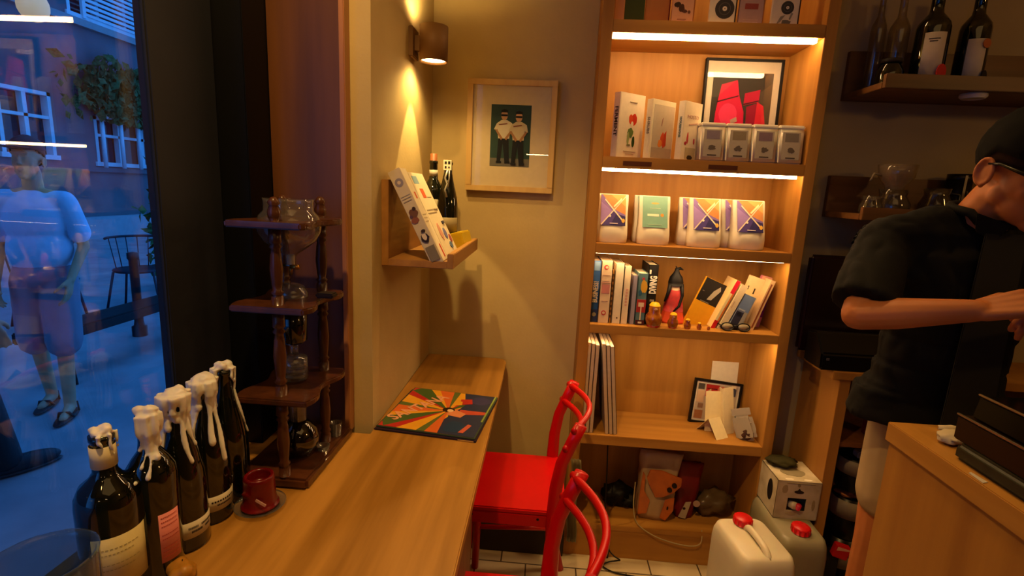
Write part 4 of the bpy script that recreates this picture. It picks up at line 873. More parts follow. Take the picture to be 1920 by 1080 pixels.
# front with a hole: four strips
hx0, hx1, hz0, hz1 = .936, 1.002, .333, .383
m_ct = M('carton_board', '#c6b89c', .6, 0, .3, '#a89878', 18)
for a in ((bx0, hx0, bz0, bz1), (hx1, bx1, bz0, bz1), (hx0, hx1, bz0, hz0), (hx0, hx1, hz1, bz1)): b.box(a[0], a[1], by0, by0+.003, a[2], a[3], m_ct, 0, MB_)
b.box(bx0, bx0+.003, by0, by1, bz0, bz1, m_ct, 0, MB_); b.box(bx1-.003, bx1, by0, by1, bz0, bz1, m_ct, 0, MB_); b.box(bx0, bx1, by1-.003, by1, bz0, bz1, m_ct, 0, MB_)
b.box(bx0, bx1, by0, by1, bz1-.003, bz1, m_ct, 0, MB_); b.box(bx0, bx1, by0, by1, bz0, bz0+.003, m_ct, 0, MB_)
b.build('carton_body', None, t)
decal(t, MB_ @ frame((bx0, by0-.0002, bz0), (1, 0, 0), (0, 0, 1)), [('#a08c68', blob(.028, .118, .012, .02, seed=130)), ('#b09c78', blob(.060, .022, .02, .008, seed=131)), ('#98855f', blob(.135, .06, .007, .025, seed=134)), ('#2a2018', disc(.078, .110, .017, ry=.006)), ('#2a2018', [(.070, .113), (.078, .124), (.086, .113)]), ('#8a7a58', blob(.075, .136, .006, .008, seed=132)), ('#8a7a58', rect(.03, .143, .13, .1445))], 'printed_front')
decal(t, MB_ @ frame((bx0-.0002, by1, bz0), (0, -1, 0), (0, 0, 1)), [('#1a1410', disc(.10, .085, .020, ry=.042))], 'printed_side')
decal(t, MB_ @ frame((bx0, by0, bz1+.0001), (1, 0, 0), (0, 1, 0)), [('#e8dfca', blob(.045, .012, .018, .006, seed=140)), ('#e8dfca', blob(.11, .012, .018, .006, seed=141)), ('#8c8064', blob(.08, .06, .05, .03, seed=142)), ('#b4a888', blob(.06, .10, .03, .02, seed=143))], 'printed_top')
b = B(); b.lathe([(0, 0), (.014, 0), (.014, .03), (0, .03)], M('tap_white', '#b8a890', .4), (0, 0, 0), 16, Matrix.Translation((.963, 1.757, .345)) @ Matrix.Rotation(R(70), 4, 'X')); b.lathe([(0, 0), (.009, 0), (.009, .02), (0, .02)], M('tap_red', '#b01c30', .4), (0, 0, 0), 16, Matrix.Translation((.973, 1.730, .345)) @ Matrix.Rotation(R(20), 4, 'X')); b.build('tap', None, t)
t = thing('folded_sack', 'olive green folded sack lying on top of the printed carton', 'sack', (.965, 1.845, .4505))
B().ball((-.012, 0, .016), .05, None, (1.1, .75, .30), 3, None, .35).build('cloth', M('olive_cloth', '#3f3a1c', .8, 0, .2, '#2c2812'), t)

# ------------------------------------------------------------ back counter, its goods, monitor
t = thing('back_counter', 'low oak back counter with an open side standing behind the barista', 'counter', (1.7, 1.88, FZ), True)
B().box(1.020, 3.14, 1.735, 1.998, .842, .872, None, .002).build('worktop', m_oakbar, t)
B().box(1.052, 1.088, 1.745, 1.998, FZ, .841, None, .001).build('side_panel', m_oakbar, t)
B().box(1.089, 3.14, 1.975, 1.998, FZ, .841).build('back_panel', m_edge, t)
B().box(1.45, 1.48, 1.75, 1.975, FZ, .841).build('divider', m_edge, t)
B().box(1.089, 1.449, 1.76, 1.974, .015, .035).build('inner_shelf', m_edge, t)
B().box(1.089, 1.449, 1.76, 1.974, .585, .602).build('inner_shelf', m_edge, t)
m_bin = P('#0e0b0a', .3); m_band = M('grey_band', '#8a7c68', .5)
zz = [(.036, 'lowest'), (.205, 'third from the top'), (.375, 'second from the top')]
def canister(label, z, h, band):
    t = thing('canister', label, 'canister', (1.222, 1.845, z), group='dark round canisters stacked in the back counter')
    B().lathe([(0, 0), (.056, 0), (.060, .004), (.060, h), (.057, h), (.055, .006), (0, .006)], None, n=36).build('can_body', m_bin, t)
    B().lathe([(.0604, band[0]), (.062, band[0]), (.062, band[1]), (.0604, band[1])], None, n=36).build('grey_band', m_band, t)
    return t
canister('black round canister with grey band, lowest in the open end of the back counter', .0355, .155, (.035, .085))
t = canister('black round canister with grey band, middle one of the stack in the back counter', .192, .165, (.085, .155))
B().ball((0, -.0, .163), .035, M('orange_peel', '#c87a3c', .6), (1.3, 1, .3), 2, None, .6).tube([(-.01, -.01, .155), (0, -.02, .20)], [.012, .004], M('orange_peel', '#c87a3c', .6)).build('paper_scraps', None, t)
t = canister('black round canister with grey band, topmost in the stack in the back counter', .385, .130, (.068, .124))
B().box(-.012, .022, -.02, .014, .125, .150, None, .004).build('white_paper', P('#c9bca4'), t)
t = thing('coffee_packet', 'dark red packet standing on the inner shelf of the back counter', 'packet', (1.255, 1.84, .6025))
B().box(-.03, .03, -.02, .02, 0, .14, None, .004).build('packet_body', P('#5c1410'), t)
B().box(-.028, .028, -.0215, -.0203, .0, .02).build('label_strip', P('#8c8070'), t)
t = thing('red_packet', 'small red and white packet in the bottom of the back counter', 'packet', (1.165, 1.762, .142), rot=(0, R(12), R(-10)))
B().box(-.026, .026, -.014, .014, 0, .052, None, .003).build('packet_body', P('#c01c1c', .35), t)
decal(t, FRONT(0, -.0142, 0), [('#d8a08c', [(-.02, .03), (.02, .042), (.02, .048), (-.02, .046)])], 'printed_front')
t = thing('packet_ledge', 'small dark block holding the red packet in the back counter', 'block', (1.140, 1.79, .0355))
B().box(-.05, .030, -.03, .03, 0, .106, None, .002).build('block_body', P('#160e0a'), t)

t = thing('monitor', 'dark maroon monitor standing on the back counter beside the cabinet', 'monitor', (1.15, 1.9, .8725), True)
m_mon = M('monitor_plastic', '#1c0606', .35, 0, .4, '#160405'); 
B().box(.962, 1.42, 1.885, 1.915, .895, 1.255, None, .012, None, 3).build('screen_panel', m_mon, t)
B().box(1.10, 1.28, 1.86, 1.94, .8722, .896, None, .003).build('stand', P('#0a0606', .3), t)
t = thing('receipt_printer', 'black rounded machine on the back counter in front of the monitor', 'machine', (1.17, 1.80, .8725), True)
B().prism([(1.74, .8725), (1.86, .8725), (1.86, .985), (1.80, .995), (1.745, .93)], .975, 1.33, None, frame((0, 0, 0), (0, 1, 0), (0, 0, 1)), bev=.006).build('machine_shell', P('#070505', .3), t)
B().box(.990, 1.004, 1.742, 1.746, .905, .918, None, .003).build('button', P('#4a4444', .3), t)

# ------------------------------------------------------------ glassware and bottles on the right ledges
ZU = 1.802+.0203; ZL = 1.390+.0203
def ebottle(label, x, y, z, prof, m, grp='bottles on the upper right ledge'):
    t = thing('bottle', label, 'bottle', (x, y, z), group=grp); B().lathe(prof, None, n=30).build('glass_body', m, t); return t
t = ebottle('dark wine bottle with white label and red disc on the upper right ledge', 1.215, 1.86, ZU, [(r*1.25, z) for r, z in WINE], m_bottle)
label_band(t, .047, .03, .165, -2.55, -1.25, P('#c2b298'), 'paper_label'); decal(t, frame((.015, -.0468, .045), (1, .25, 0), (0, 0, 1)), [('#b81c18', disc(0, 0, .018, ry=.024))], 'red_disc', .003)
print_lines(t, .047, [(.145, .2, .7), (.138, .25, .6)], -2.55, -1.25, P('#2c2420'), .002)
t = ebottle('dark wine bottle with white label and orange corner on the upper right ledge', 1.345, 1.86, ZU, [(r*1.12, z) for r, z in WINE], m_bottle)
label_band(t, .042, .02, .150, -2.5, -1.25, P('#bcae98'), 'paper_label'); decal(t, frame((.010, -.0425, .135), (1, .25, 0), (0, 0, 1)), [('#a85a2c', disc(0, 0, .014))], 'orange_patch', .003); decal(t, frame((.020, -.042, .035), (1, .5, 0), (0, 0, 1)), [('#1c1612', disc(0, 0, .014, ry=.02))], 'dark_patch', .003)
m_clr = glass('bottle_clear', (.72, .66, .55, 1), .04, 1.5, .10, (.25, .2, .14, 1))
ebottle('empty clear bottle standing left of the dark wine bottles on the upper right ledge', 1.135, 1.90, ZU, [(r*.8, z) for r, z in WINE], m_clr)
ebottle('slender clear bottle at the left end of the upper right ledge', 1.085, 1.93, ZU, [(r*.62, z*1.05) for r, z in WINE], m_clr)
t = thing('dark_jar', 'dark glass jar lying low at the left end of the upper right ledge', 'jar', (1.105, 1.865, ZU))
B().lathe([(0, 0), (.036, 0), (.040, .01), (.040, .05), (.030, .07), (.028, .078), (0, .079)], None, n=28).build('glass_body', m_bottle, t)
B().lathe([(.029, .078), (.031, .078), (.031, .090), (0, .091)], None, n=28).build('lid', P('#2a2018'), t)
t = thing('under_shelf_lamp', 'small round white puck light under the upper right ledge', 'lamp', (1.335, 1.80, 1.786))
B().lathe([(0, 0), (.030, 0), (.036, .006), (.036, .0158), (0, .0158)], None, n=28).build('housing', M('puck_white', '#b0a8a8', .4), t)
def server(label, x, y, r, h, handle=1, grp='glass servers on the lower right ledge'):
    t = thing('glass_server', label, 'glass jug', (x, y, ZL), group=grp)
    B().lathe([(0, 0), (r*.9, 0), (r, .008), (r*.98, h*.45), (r*.72, h*.75), (r*.80, h), (r*.77, h), (r*.69, h*.75), (r*.94, h*.45), (r*.95, .01), (0, .006)], None, n=32).build('glass_wall', m_clr, t)
    if handle: B().tube([(r*.85, 0, h*.85), (r*1.45, -.004, h*.8), (r*1.5, -.004, h*.4), (r*1.0, 0, h*.22)], .005).build('handle', M('server_handle', '#1c1510', .3), t)
    return t
s1 = server('squat glass server carrying a wide glass dripper on the lower right ledge', 1.185, 1.86, .055, .085, 0)
t = thing('glass_dripper', 'wide cone glass dripper standing on the left glass server of the lower ledge', 'dripper', (1.185, 1.86, ZL+.0855))
B().lathe([(.028, 0), (.030, .012), (.052, .040), (.058, .082), (.055, .082), (.049, .042), (.026, .014), (.024, 0)], None, n=32).build('glass_cone', glass('dripper_glass', (.8, .72, .6, 1), .08, 1.5, .28, (.42, .32, .2, 1)), t)
B().tube([(-.05, 0, .045), (-.08, -.01, .05), (-.088, -.01, .025)], .0035).build('handle', P('#8a7a60', .3), t)
server('glass server in the middle of the lower right ledge', 1.320, 1.85, .048, .095)
server('glass server partly hidden behind the barista shoulder', 1.46, 1.85, .045, .090)
server('low glass bowl at the left front of the lower right ledge', 1.105, 1.84, .034, .060, 0)
t = thing('metal_tin', 'small shiny tin with a pale stripe at the right of the lower ledge', 'tin', (1.445, 1.93, ZL+.0)); B().lathe([(0, 0), (.036, 0), (.036, .125), (.038, .128), (.038, .15), (0, .151)], None, n=30).build('tin_body', P('#1c150f', .25), t); B().box(-.012, -.004, -.0385, -.0375, .02, .145).build('pale_stripe', P('#b8a888', .3), t)

# ------------------------------------------------------------ front bar counter with till
t = thing('bar_counter', 'oak bar counter front corner at the lower right', 'counter', (1.4, .3, FZ), True)
B().box(.815, 2.6, -1.6, 1.151, .905, .95, None, .002).build('worktop', W('oak_bartop', '#b8853c', '#a4722f', 1, .4), t)
B().box(.822, 2.59, -1.6, 1.144, FZ, .904, None, .001).build('body', m_oakbar, t)
t = thing('bar_mat', 'dark green grey rubber mat block lying along the edge of the bar counter', 'mat', (.88, .75, .9503), True)
B().box(.838, 1.12, .30, .995, .9503, .984, None, .008, None, 3).build('mat_body', M('mat_rubber', '#33331f', .45, 0, .4, '#26261a', 30), t)
t = thing('cash_drawer', 'dark brown flat machine with a steel edge resting on the mat on the bar', 'machine', (1.1, .75, .984), True)
m_dk = M('dark_brown_metal', '#2a1c0c', .35, .2, .5); m_steel = M('steel_edge', '#b8a888', .25, .8)
B().box(.846, 1.45, .30, 1.012, .9845, 1.034, None, .003).build('drawer_body', m_dk, t)
B().box(.8455, .8495, .30, 1.013, 1.0342, 1.0372).build('steel_edge', m_steel, t)
t = thing('glass_display', 'black glossy lidded machine with a thin steel rim on top of the dark drawer', 'machine', (1.1, .75, 1.0375), True)
B().prism([(.858, 1.0376), (1.40, 1.0376), (1.40, 1.10), (.845+.02, 1.082)], -.995, -.25, None, frame((0, 0, 0), (1, 0, 0), (0, 0, 1)), bev=.003).build('machine_body', P('#0c0a08', .15), t)
B().box(.862, .867, .25, .996, 1.0825, 1.0860, None, .001).build('steel_rim', m_steel, t)
t = thing('paper_napkin', 'white crumpled folded napkin lying on the bar behind the dark machine', 'napkin', (.895, 1.065, .9503))
B().ball((0, 0, .012), .034, None, (1.25, .75, .35), 3, Matrix.Rotation(.5, 4, 'Z'), .35).box(-.012, .068, -.030, -.002, .016, .0185, None, .001, Matrix.Rotation(R(-12), 4, 'Y')).ball((.005, .022, .020), .020, None, (1.3, .5, .35), 2, None, .3).build('paper', M('napkin_paper', '#c9b99a', .8), t)
t = thing('paper_slip', 'small white paper slip on the edge of the bar counter', 'paper', (.826, .915, .9503))
B().prism([(-.006, -.018), (.006, -.014), (.003, .020), (-.004, .016)], 0, .001).build('paper', P('#b8b0a0'), t)

# ------------------------------------------------------------ people
m_skin = M('skin', '#b8713f', .5, 0, .4, '#aa6536', 10, sss=.15)
m_skin2 = M('skin_pale', '#b98a6a', .5, 0, .4, '#aa7b5c', 10)
def hand(b, wrist, palm_dir, back_n, size=1.0, curl=(1.0, 1.1, 1.2, 1.3), side=1):
    """palm from the wrist along palm_dir; back_n = normal of the hand's back; side = +1 thumb on the cross side"""
    d = Vector(palm_dir).normalized(); n = Vector(back_n).normalized(); n = (n-d*n.dot(d)).normalized(); s = d.cross(n)*side; w_ = Vector(wrist); k = size
    for i, q in enumerate((-.030, -.010, .011, .031)):
        b.capsule(w_+s*q*.6*k+d*.008*k, w_+s*q*k+d*.085*k, .0145*k, .0115*k)
    for i, q in enumerate((.031, .011, -.010, -.030)):      # index .. little
        p = w_+s*q*k+d*.085*k; L3 = [(.040, .025, .020), (.044, .028, .021), (.040, .026, .020), (.031, .020, .017)][i]; ang = 0; r = .0098*k
        for j, l in enumerate(L3):
            ang += curl[i]*(.55 if j == 0 else .75)
            dd = d*math.cos(ang)-n*math.sin(ang); p2 = p+dd*l*k
            b.capsule(p, p2, r, r*.9); p = p2; r *= .9
    p = w_+s*.026*k+d*.020*k-n*.006*k
    for j, l in enumerate((.042, .032, .026)):
        dd = (d*(.75+.12*j)+s*(.62-.32*j)-n*(.35+.25*j)).normalized(); p2 = p+dd*l*k; b.capsule(p, p2, (.0145, .0115, .0100)[j]*k, (.0118, .0102, .0085)[j]*k); p = p2
def head_geo(b, M4, k=1.0):
    """head facing local -Y, origin at ear level centre"""
    k_ = k
    def bl(c, r, sc): 
        t = bmesh.new(); bmesh.ops.create_icosphere(t, subdivisions=3, radius=1)
        for v in t.verts: v.co = Vector((v.co.x*r*sc[0]+c[0], v.co.y*r*sc[1]+c[1], v.co.z*r*sc[2]+c[2]))*k
        t.transform(M4); b._merge(t, None, True)
    bl((0, .010, .045), .082, (.90, 1.14, .92))       # skull
    bl((0, -.034, .005), .060, (1.04, .95, 1.1))      # face
    bl((0, -.040, -.045), .052, (.98, .95, .95))      # jaw
    bl((0, -.074, -.080), .020, (1.15, .8, .75))      # chin
    bl((.034, -.058, -.010), .022, (1, .8, 1.1)); bl((-.034, -.058, -.010), .022, (1, .8, 1.1)); bl((0, -.050, -.022), .050, (1.0, .8, 1.0))
    bl((0, -.083, .048), .034, (1.5, .35, .45))        # brow
    bl((0, -.098, .012), .010, (.8, 1, 2.2)); bl((0, -.106, -.008), .0125, (1, 1, .8)); bl((.010, -.100, -.011), .008, (1, 1, .8)); bl((-.010, -.100, -.011), .008, (1, 1, .8))
    bl((0, -.090, -.036), .020, (1.2, .42, .28)); bl((0, -.088, -.046), .018, (1.15, .45, .34))
    for s in (-1, 1):
        bl((.079*s, .010, .002), .024, (.22, .62, 1.15)); bl((.080*s, .004, -.022), .009, (.5, .8, 1.0))
        t = bmesh.new(); rb = B()
        rb.tube([((.0835+.004*math.cos(a))*s, .012+.0165*math.cos(a)+.004*math.sin(a), .004+.0275*math.sin(a)) for a in [2*math.pi*k/20 for k in range(20)]], .0046, None, 8, True)
        for v in rb.bm.verts: v.co *= k_
        rb.bm.transform(M4); me_ = bpy.data.meshes.new('e'); rb.bm.to_mesh(me_); rb.bm.free(); t.from_mesh(me_); b._merge(t, None, True); bpy.data.meshes.remove(me_)
        bl((.046*s, -.014, -.036), .019, (.9, 1.2, 1.2))
def hair_geo(b, M4, k=1.0, m=None, drop=0, grow=1.0):
    t = bmesh.new(); bmesh.ops.create_icosphere(t, subdivisions=4, radius=1)
    for v in list(t.verts): v.co = Vector((v.co.x*(.0775 if v.co.z > 0 else .0765), v.co.y*.0975+.012, v.co.z*(.094 if v.co.z > 0 else .086)+.050))*k
    dele = []
    for v in t.verts:
        x, y, z = v.co/k; line = .068 if y < -.05 else (.050 if y < .0 else (.045-.10*min(1, (y)/.09)*.9))
        if z < line-drop: dele.append(v)
    if grow != 1.0:
        for v in t.verts: v.co = Vector((v.co.x*grow, (v.co.y-.012)*grow+.012, (v.co.z-.05)*grow+.05))
    bmesh.ops.delete(t, geom=dele, context='VERTS')
    bmesh.ops.solidify(t, geom=t.faces[:], thickness=-.007*k)
    for v in t.verts: v.co += v.normal*(noise.noise(v.co*90)*.003+noise.noise(v.co*210)*.002)
    t.transform(M4); b._merge(t, m, True)
# barista -------------------------------------------------------
pr = thing('person', 'barista in black short sleeved shirt and glasses looking down behind the bar counter', 'person', (1.06, 1.42, FZ), True)
HM = Matrix.Translation((1.104, 1.288, 1.518)) @ Matrix.Rotation(R(6), 4, 'Z') @ Matrix.Rotation(R(24), 4, 'X') @ Matrix.Scale(1.07, 4)
b = B(); head_geo(b, HM)
cap = b.capsule
cap((1.075, 1.375, 1.38), (1.092, 1.325, 1.47), .060, .056)
shr, shl = Vector((.885, 1.385, 1.345)), Vector((1.235, 1.375, 1.345))
elr, wrr = Vector((.778, 1.268, 1.172)), Vector((.955, 1.150, 1.222))
ell, wrl = Vector((1.340, 1.262, 1.172)), Vector((1.175, 1.130, 1.215))
cap((1.06, 1.39, 1.39), shr, .05, .048); cap((1.06, 1.39, 1.39), shl, .05, .048)
cap(shr, elr, .048, .037); cap(elr, elr.lerp(wrr, .35), .037, .038); cap(elr.lerp(wrr, .35), wrr, .038, .0245)
cap(shl, ell, .048, .037); cap(ell, ell.lerp(wrl, .35), .037, .038); cap(ell.lerp(wrl, .35), wrl, .038, .0245)
for (c_, sc_) in (((1.07, 1.40, 1.26), (.150, .095, .14)), ((1.08, 1.42, 1.08), (.120, .085, .15)), ((1.11, 1.44, .90), (.11, .085, .12))):
    b.ball(c_, 1.0, None, sc_, 3)
PX = 1.135
for s in (-1, 1):
    hip = Vector((PX+.080*s, 1.45, .86)); kn = Vector((PX+.090*s, 1.44, .45)); an = Vector((PX+.09*s, 1.47, .05))
    cap(hip, kn, .072, .050); cap(kn, an, .050, .036); cap(an, (an.x, an.y-.13, -.005), .036, .03)
hand(b, wrr, (.80, -.45, .36), (-.20, -.50, .84), .95, (1.15, 1.3, 1.4, 1.5), -1)
hand(b, wrl, (-.95, -.2, .05), (-.2, -.5, .85), 1.0, (.9, 1.0, 1.15, 1.25), 1)
bo_ = b.build('body', m_skin, pr, remesh=.0036, smooth_it=4)
hb = bmesh.new(); hb.from_mesh(bo_.data); Hi = HM.inverted()
hv = []
for v in hb.verts:
    q = Hi @ v.co
    if -.11 < q.z < .16 and abs(q.x) < .073 and abs(q.y) < .14: hv.append(v)
for _ in range(7): bmesh.ops.smooth_vert(hb, verts=hv, factor=.5, use_axis_x=True, use_axis_y=True, use_axis_z=True)
hb.to_mesh(bo_.data); hb.free()
b = B(); hair_geo(b, HM); b.build('hair', M('black_hair', '#050403', .85, 0, .15, '#080605', 60), pr)
b = B(); hair_geo(b, HM, drop=.032, grow=.982); b.build('faded_sides', M('short_hair', '#2c1a10', .9, 0, .1, '#22140c', 80), pr)
b = B(); gm = P('#161310', .25)
for s in (-1, 1):
    b.tube([HM @ Vector((.034*s+.026*math.cos(a), -.098+.006*abs(math.cos(a)), .022+.019*math.sin(a))) for a in [2*math.pi*k/20 for k in range(20)]], .0028, gm, 8, True)
    b.tube([HM @ Vector(p) for p in ((.060*s, -.092, .030), (.076*s, -.070, .030), (.082*s, -.01, .030), (.083*s, .012, .022))], [.0042, .0045, .0035, .003], gm, 8)
b.tube([HM @ Vector(p) for p in ((-.009, -.104, .024), (.009, -.104, .024))], .0024, gm, 8); b.build('glasses', gm, pr)
b = B()
for s in (-1, 1):
    b.ball(HM @ Vector((.033*s, -.080, .022)), .013, P('#d8cfc2', .2)); b.ball(HM @ Vector((.033*s, -.0905, .019)), .0055, P('#1c120c', .2))
b.build('eyes', None, pr)
b = B(); cap = b.capsule
def ell3(c, r, rot=0):
    b.ball(c, 1.0, None, r, 3)
for (z, y, rx, ry) in ((1.345, 1.395, .175, .085), (1.29, 1.393, .180, .100), (1.22, 1.395, .168, .106), (1.14, 1.40, .158, .108), (1.06, 1.405, .155, .108), (.98, 1.41, .160, .110), (.93, 1.415, .172, .114)):
    b.lathe([(0, -.05), (.9, -.05), (1, -.03), (1, .03), (.9, .05), (0, .05)], None, (0, 0, 0), 40, Matrix.Translation((1.06+.035*min(1, (1.345-z)/.2), y, z)) @ Matrix.Diagonal((rx, ry, 1, 1)))
b.lathe([(0, 0), (.190, 0), (.192, .006), (.180, .08), (0, .08)], None, (0, 0, 0), 40, Matrix.Translation((1.09, 1.418, .862)) @ Matrix.Diagonal((1.04, .64, 1, 1)))
cap((1.09, 1.375, 1.405), (.955, 1.385, 1.385), .052, .050); cap((1.09, 1.375, 1.405), (1.20, 1.385, 1.385), .052, .050); cap((1.06, 1.385, 1.375), shr+Vector((.01, 0, .01)), .060, .060); cap((1.06, 1.385, 1.375), shl+Vector((-.01, 0, .01)), .060, .060)
for sh, el in ((shr, elr), (shl, ell)):
    e = sh.lerp(el, .86); b.tube([sh, sh.lerp(e, .5), e], [.060, .066, .070], None, 24); b.ball(sh, .061)
so = b.build('shirt', m_ := M('black_cotton', '#15130f', .85, 0, .2, '#0f0d0b', 12), pr, remesh=.006, smooth_it=5)
for v in so.data.vertices:
    p = v.co; v.co = p + v.normal*(noise.noise(Vector((p.x*9, p.y*9, p.z*5)))*.012+abs(noise.noise(Vector((p.x*17+p.z*9, p.y*17, p.z*8))))*.011)
b = B()
b.tube([(1.088+.072*math.cos(a), 1.362+.068*math.sin(a)-.012, 1.438+.014*math.sin(a)-(.018 if math.sin(a) < -.6 else 0)) for a in [2*math.pi*k/24 for k in range(24)]], .011, None, 8, True)
b.prism([(0, 0), (.07, -.015), (.055, -.06), (.01, -.045)], 0, .006, None, frame((1.020, 1.292, 1.432), (1, -.35, -.15), (0, -.2, 1)), bev=.002).build('collar', m_, pr)
b = B(); b.prism([(-.045, 0), (.05, 0), (.060, -.50), (-.06, -.50)], 0, .006, None, frame((1.085, 1.283, 1.385), (1, .0, 0), (0, .02, 1)), bev=.002).build('shirt_front', M('olive_black', '#1a190f', .85), pr)
b = B()
for s in (-1, 1): b.capsule((PX+.075*s, 1.44, .84), (PX+.085*s, 1.43, .60), .082, .080)
b.ball((PX, 1.43, .87), 1, None, (.14, .10, .08), 3)
b.build('shorts', M('beige_shorts', '#a8906c', .8, 0, .2, '#97805e'), pr, remesh=.008, smooth_it=4)
b = B()
for s in (-1, 1): b.ball((PX+.09*s, 1.40, FZ+.035), .05, None, (.9, 2.4, .68), 3)
b.build('shoes', P('#1c1814'), pr)
t = thing('portafilter', 'small dark metal coffee tool held in the hands of the barista', 'coffee tool', (1.075, 1.115, 1.20))
B().lathe([(0, 0), (.024, 0), (.026, .004), (.026, .03), (.023, .03), (.022, .005), (0, .005)], None, n=24).build('basket', M('tool_steel', '#3a3632', .3, .8), t)
B().tube([(.024, 0, .016), (.06, -.01, .02), (.11, -.02, .018)], [.005, .009, .011]).build('handle', P('#0e0c0b', .3), t)

# ------------------------------------------------------------ outside: street at dusk
struct('street_pavement', B().box(-14, -.87, -14, 26, -.09, FZ+.0), M('pavement_stone', '#8c9196', .55, 0, .4, '#70757c', 3))
aw = thing('sky_blocker', 'solid canopy added over the shop window against sky light, unseen', 'blocker', (-1.6, 0, 2.96), True)  # unseen slab added to keep sky light out of the room
B().box(-2.3, -.87, -3.5, 2.2, 2.96, 3.04).build('blocker_slab', P('#2a2c30'), aw)
fac = thing('building', 'stone apartment building across the street with white framed windows', 'building', (-10.2, 9, FZ), True)
m_fac = M('facade_stone', '#6a6a70', .85, 0, .2, '#4c4c54', .8, bump=.3, bscale=6)
wins = [(8.95, 10.0, 1.62, 2.9), (10.95, 12.95, 1.55, 2.6), (6.8, 8.3, 1.62, 2.9), (13.6, 15.2, 1.55, 2.6), (10.6, 12.8, 4.55, 6.3), (8.0, 9.8, 4.55, 6.3), (13.6, 15.4, 4.55, 6.3)]
b = B(); ys = sorted(set([-14.0, 26.0]+[v for w4 in wins for v in w4[:2]]))
for ya, yb in zip(ys, ys[1:]):
    zc = FZ
    for w4 in sorted([w4 for w4 in wins if w4[0] <= ya and w4[1] >= yb], key=lambda q: q[2]):
        b.box(-10.5, -10, ya, yb, zc, w4[2], m_fac); zc = w4[3]
    b.box(-10.5, -10, ya, yb, zc, 14, m_fac)
b.box(-10, -9.93, 4, 20, 1.40, 1.50, m_fac); b.box(-10, -9.90, 4, 20, 4.38, 4.52, M('cornice_stone', '#8a8a8c', .8)); b.box(-10, -9.8, 4, 20, FZ, .42, M('plinth_stone', '#9a9aa0', .8))
b.build('facade_wall', None, fac)
m_wf = M('window_white', '#c2cad2', .5); m_wg = M('far_window_glass', '#16202e', .1, 0, .6)
for (ya, yb, za, zb) in wins:
    b = B(); w5 = .07
    b.box(-10.15, -9.99, ya, ya+w5, za, zb); b.box(-10.15, -9.99, yb-w5, yb, za, zb); b.box(-10.15, -9.99, ya, yb, zb-w5, zb); b.box(-10.15, -9.96, ya-.05, yb+.05, za-.02, za+w5)
    n = 3 if yb-ya > 1.9 else 2
    for i in range(1, n): yy = ya+(yb-ya)*i/n; b.box(-10.12, -10.0, yy-.04, yy+.04, za, zb)
    b.box(-10.12, -10.0, ya, yb, za+(zb-za)*.62-.03, za+(zb-za)*.62+.03)
    o = b.build('window_frame', m_wf, fac); B().box(-10.2, -10.14, ya, yb, za, zb).build('window_pane', m_wg, o, loc=(0, 0, 0))
for (ya, yb) in ((10.9, 12.6), (8.2, 9.6)):
    b = B(); b.box(-9.99, -9.93, ya, ya+.08, 4.56, 6.2); b.box(-9.99, -9.93, yb-.08, yb, 4.56, 6.2)
    for i in range(16): b.box(-9.98, -9.94, ya+.08, yb-.08, 4.62+i*.1, 4.68+i*.1, None, 0, None)
    b.build('louvred_shutter', m_wf, fac)
# ivy on the facade
def leafy(name, label, c, sc_, n, m, cat='plant', seed=0, ls=.09):
    rr = random.Random(seed); t = thing(name, label, cat, (c[0], c[1], c[2]-sc_[2]))
    b = B()
    for i in range(n):
        v = Vector((rr.gauss(0, .45), rr.gauss(0, .45), rr.gauss(0, .45))); p = Vector((v.x*sc_[0], v.y*sc_[1], v.z*sc_[2]+sc_[2]))
        if p.z < 0: p.z = abs(p.z)
        e = Euler((rr.random()*6, rr.random()*6, rr.random()*6)).to_matrix(); q = ls*(.6+.8*rr.random())
        b.quad([p+e @ Vector(w6)*q for w6 in ((-.5, 0, 0), (0, -.3, .05), (.5, 0, 0), (0, .3, .05))])
    b.build('foliage', m, t); return t
m_leaf = M('leaf_green', '#3f6a3c', .7, 0, .2, '#22401f', 20); m_leaf.use_backface_culling = False
iv = leafy('ivy', 'dark green climbing plant hanging above the far window railing', (-9.80, 11.8, 3.1), (.14, 1.35, .60), 1800, m_leaf, seed=4, ls=.24)
B().tube([(0, -1, .3), (0, 0, .5), (0, 1, .35)], .02).build('stem', P('#3a2c1c'), iv)
rl = thing('window_railing', 'white balustrade in front of the far window across the street', 'railing', (-9.9, 11.9, 1.52), True)
b = B(); b.tube([(-9.85, 10.9, 2.60), (-9.85, 13.1, 2.60)], .04)
for i in range(5):
    y = 11.0+i*.5; b.tube([(-9.85, y, 1.5), (-9.85, y, 2.68)], .04); b.ball((-9.85, y, 2.76), .07, None, (1, 1, 1.3))
b.build('balusters', m_wf, rl)
pl = leafy('potted_shrub', 'tall leafy green shrub beside the cafe chairs outside', (-4.75, 6.25, .75), (.28, .28, .75), 900, m_leaf, seed=9, ls=.12)
B().tube([(0, 0, 0), (.02, 0, .7), (0, .02, 1.3)], [.03, .02, .01]).build('stem', P('#3a2c1c'), pl)
B().lathe([(0, -.02), (.16, -.02), (.2, .3), (.17, .3), (0, .28)], None, n=24).build('pot', P('#2c2c30'), pl)
bo = thing('bollard', 'dark metal street bollard on the pavement outside the window', 'bollard', (-3.66, 4.27, FZ))
B().lathe([(0, 0), (.060, 0), (.060, .09), (.042, .10), (.036, .14), (.036, .70), (.046, .715), (.046, .765), (0, .775)], None, n=24).build('post', M('bollard_iron', '#141a22', .45, .3), bo)
m_ir = M('chair_iron', '#1a2230', .4, .5)
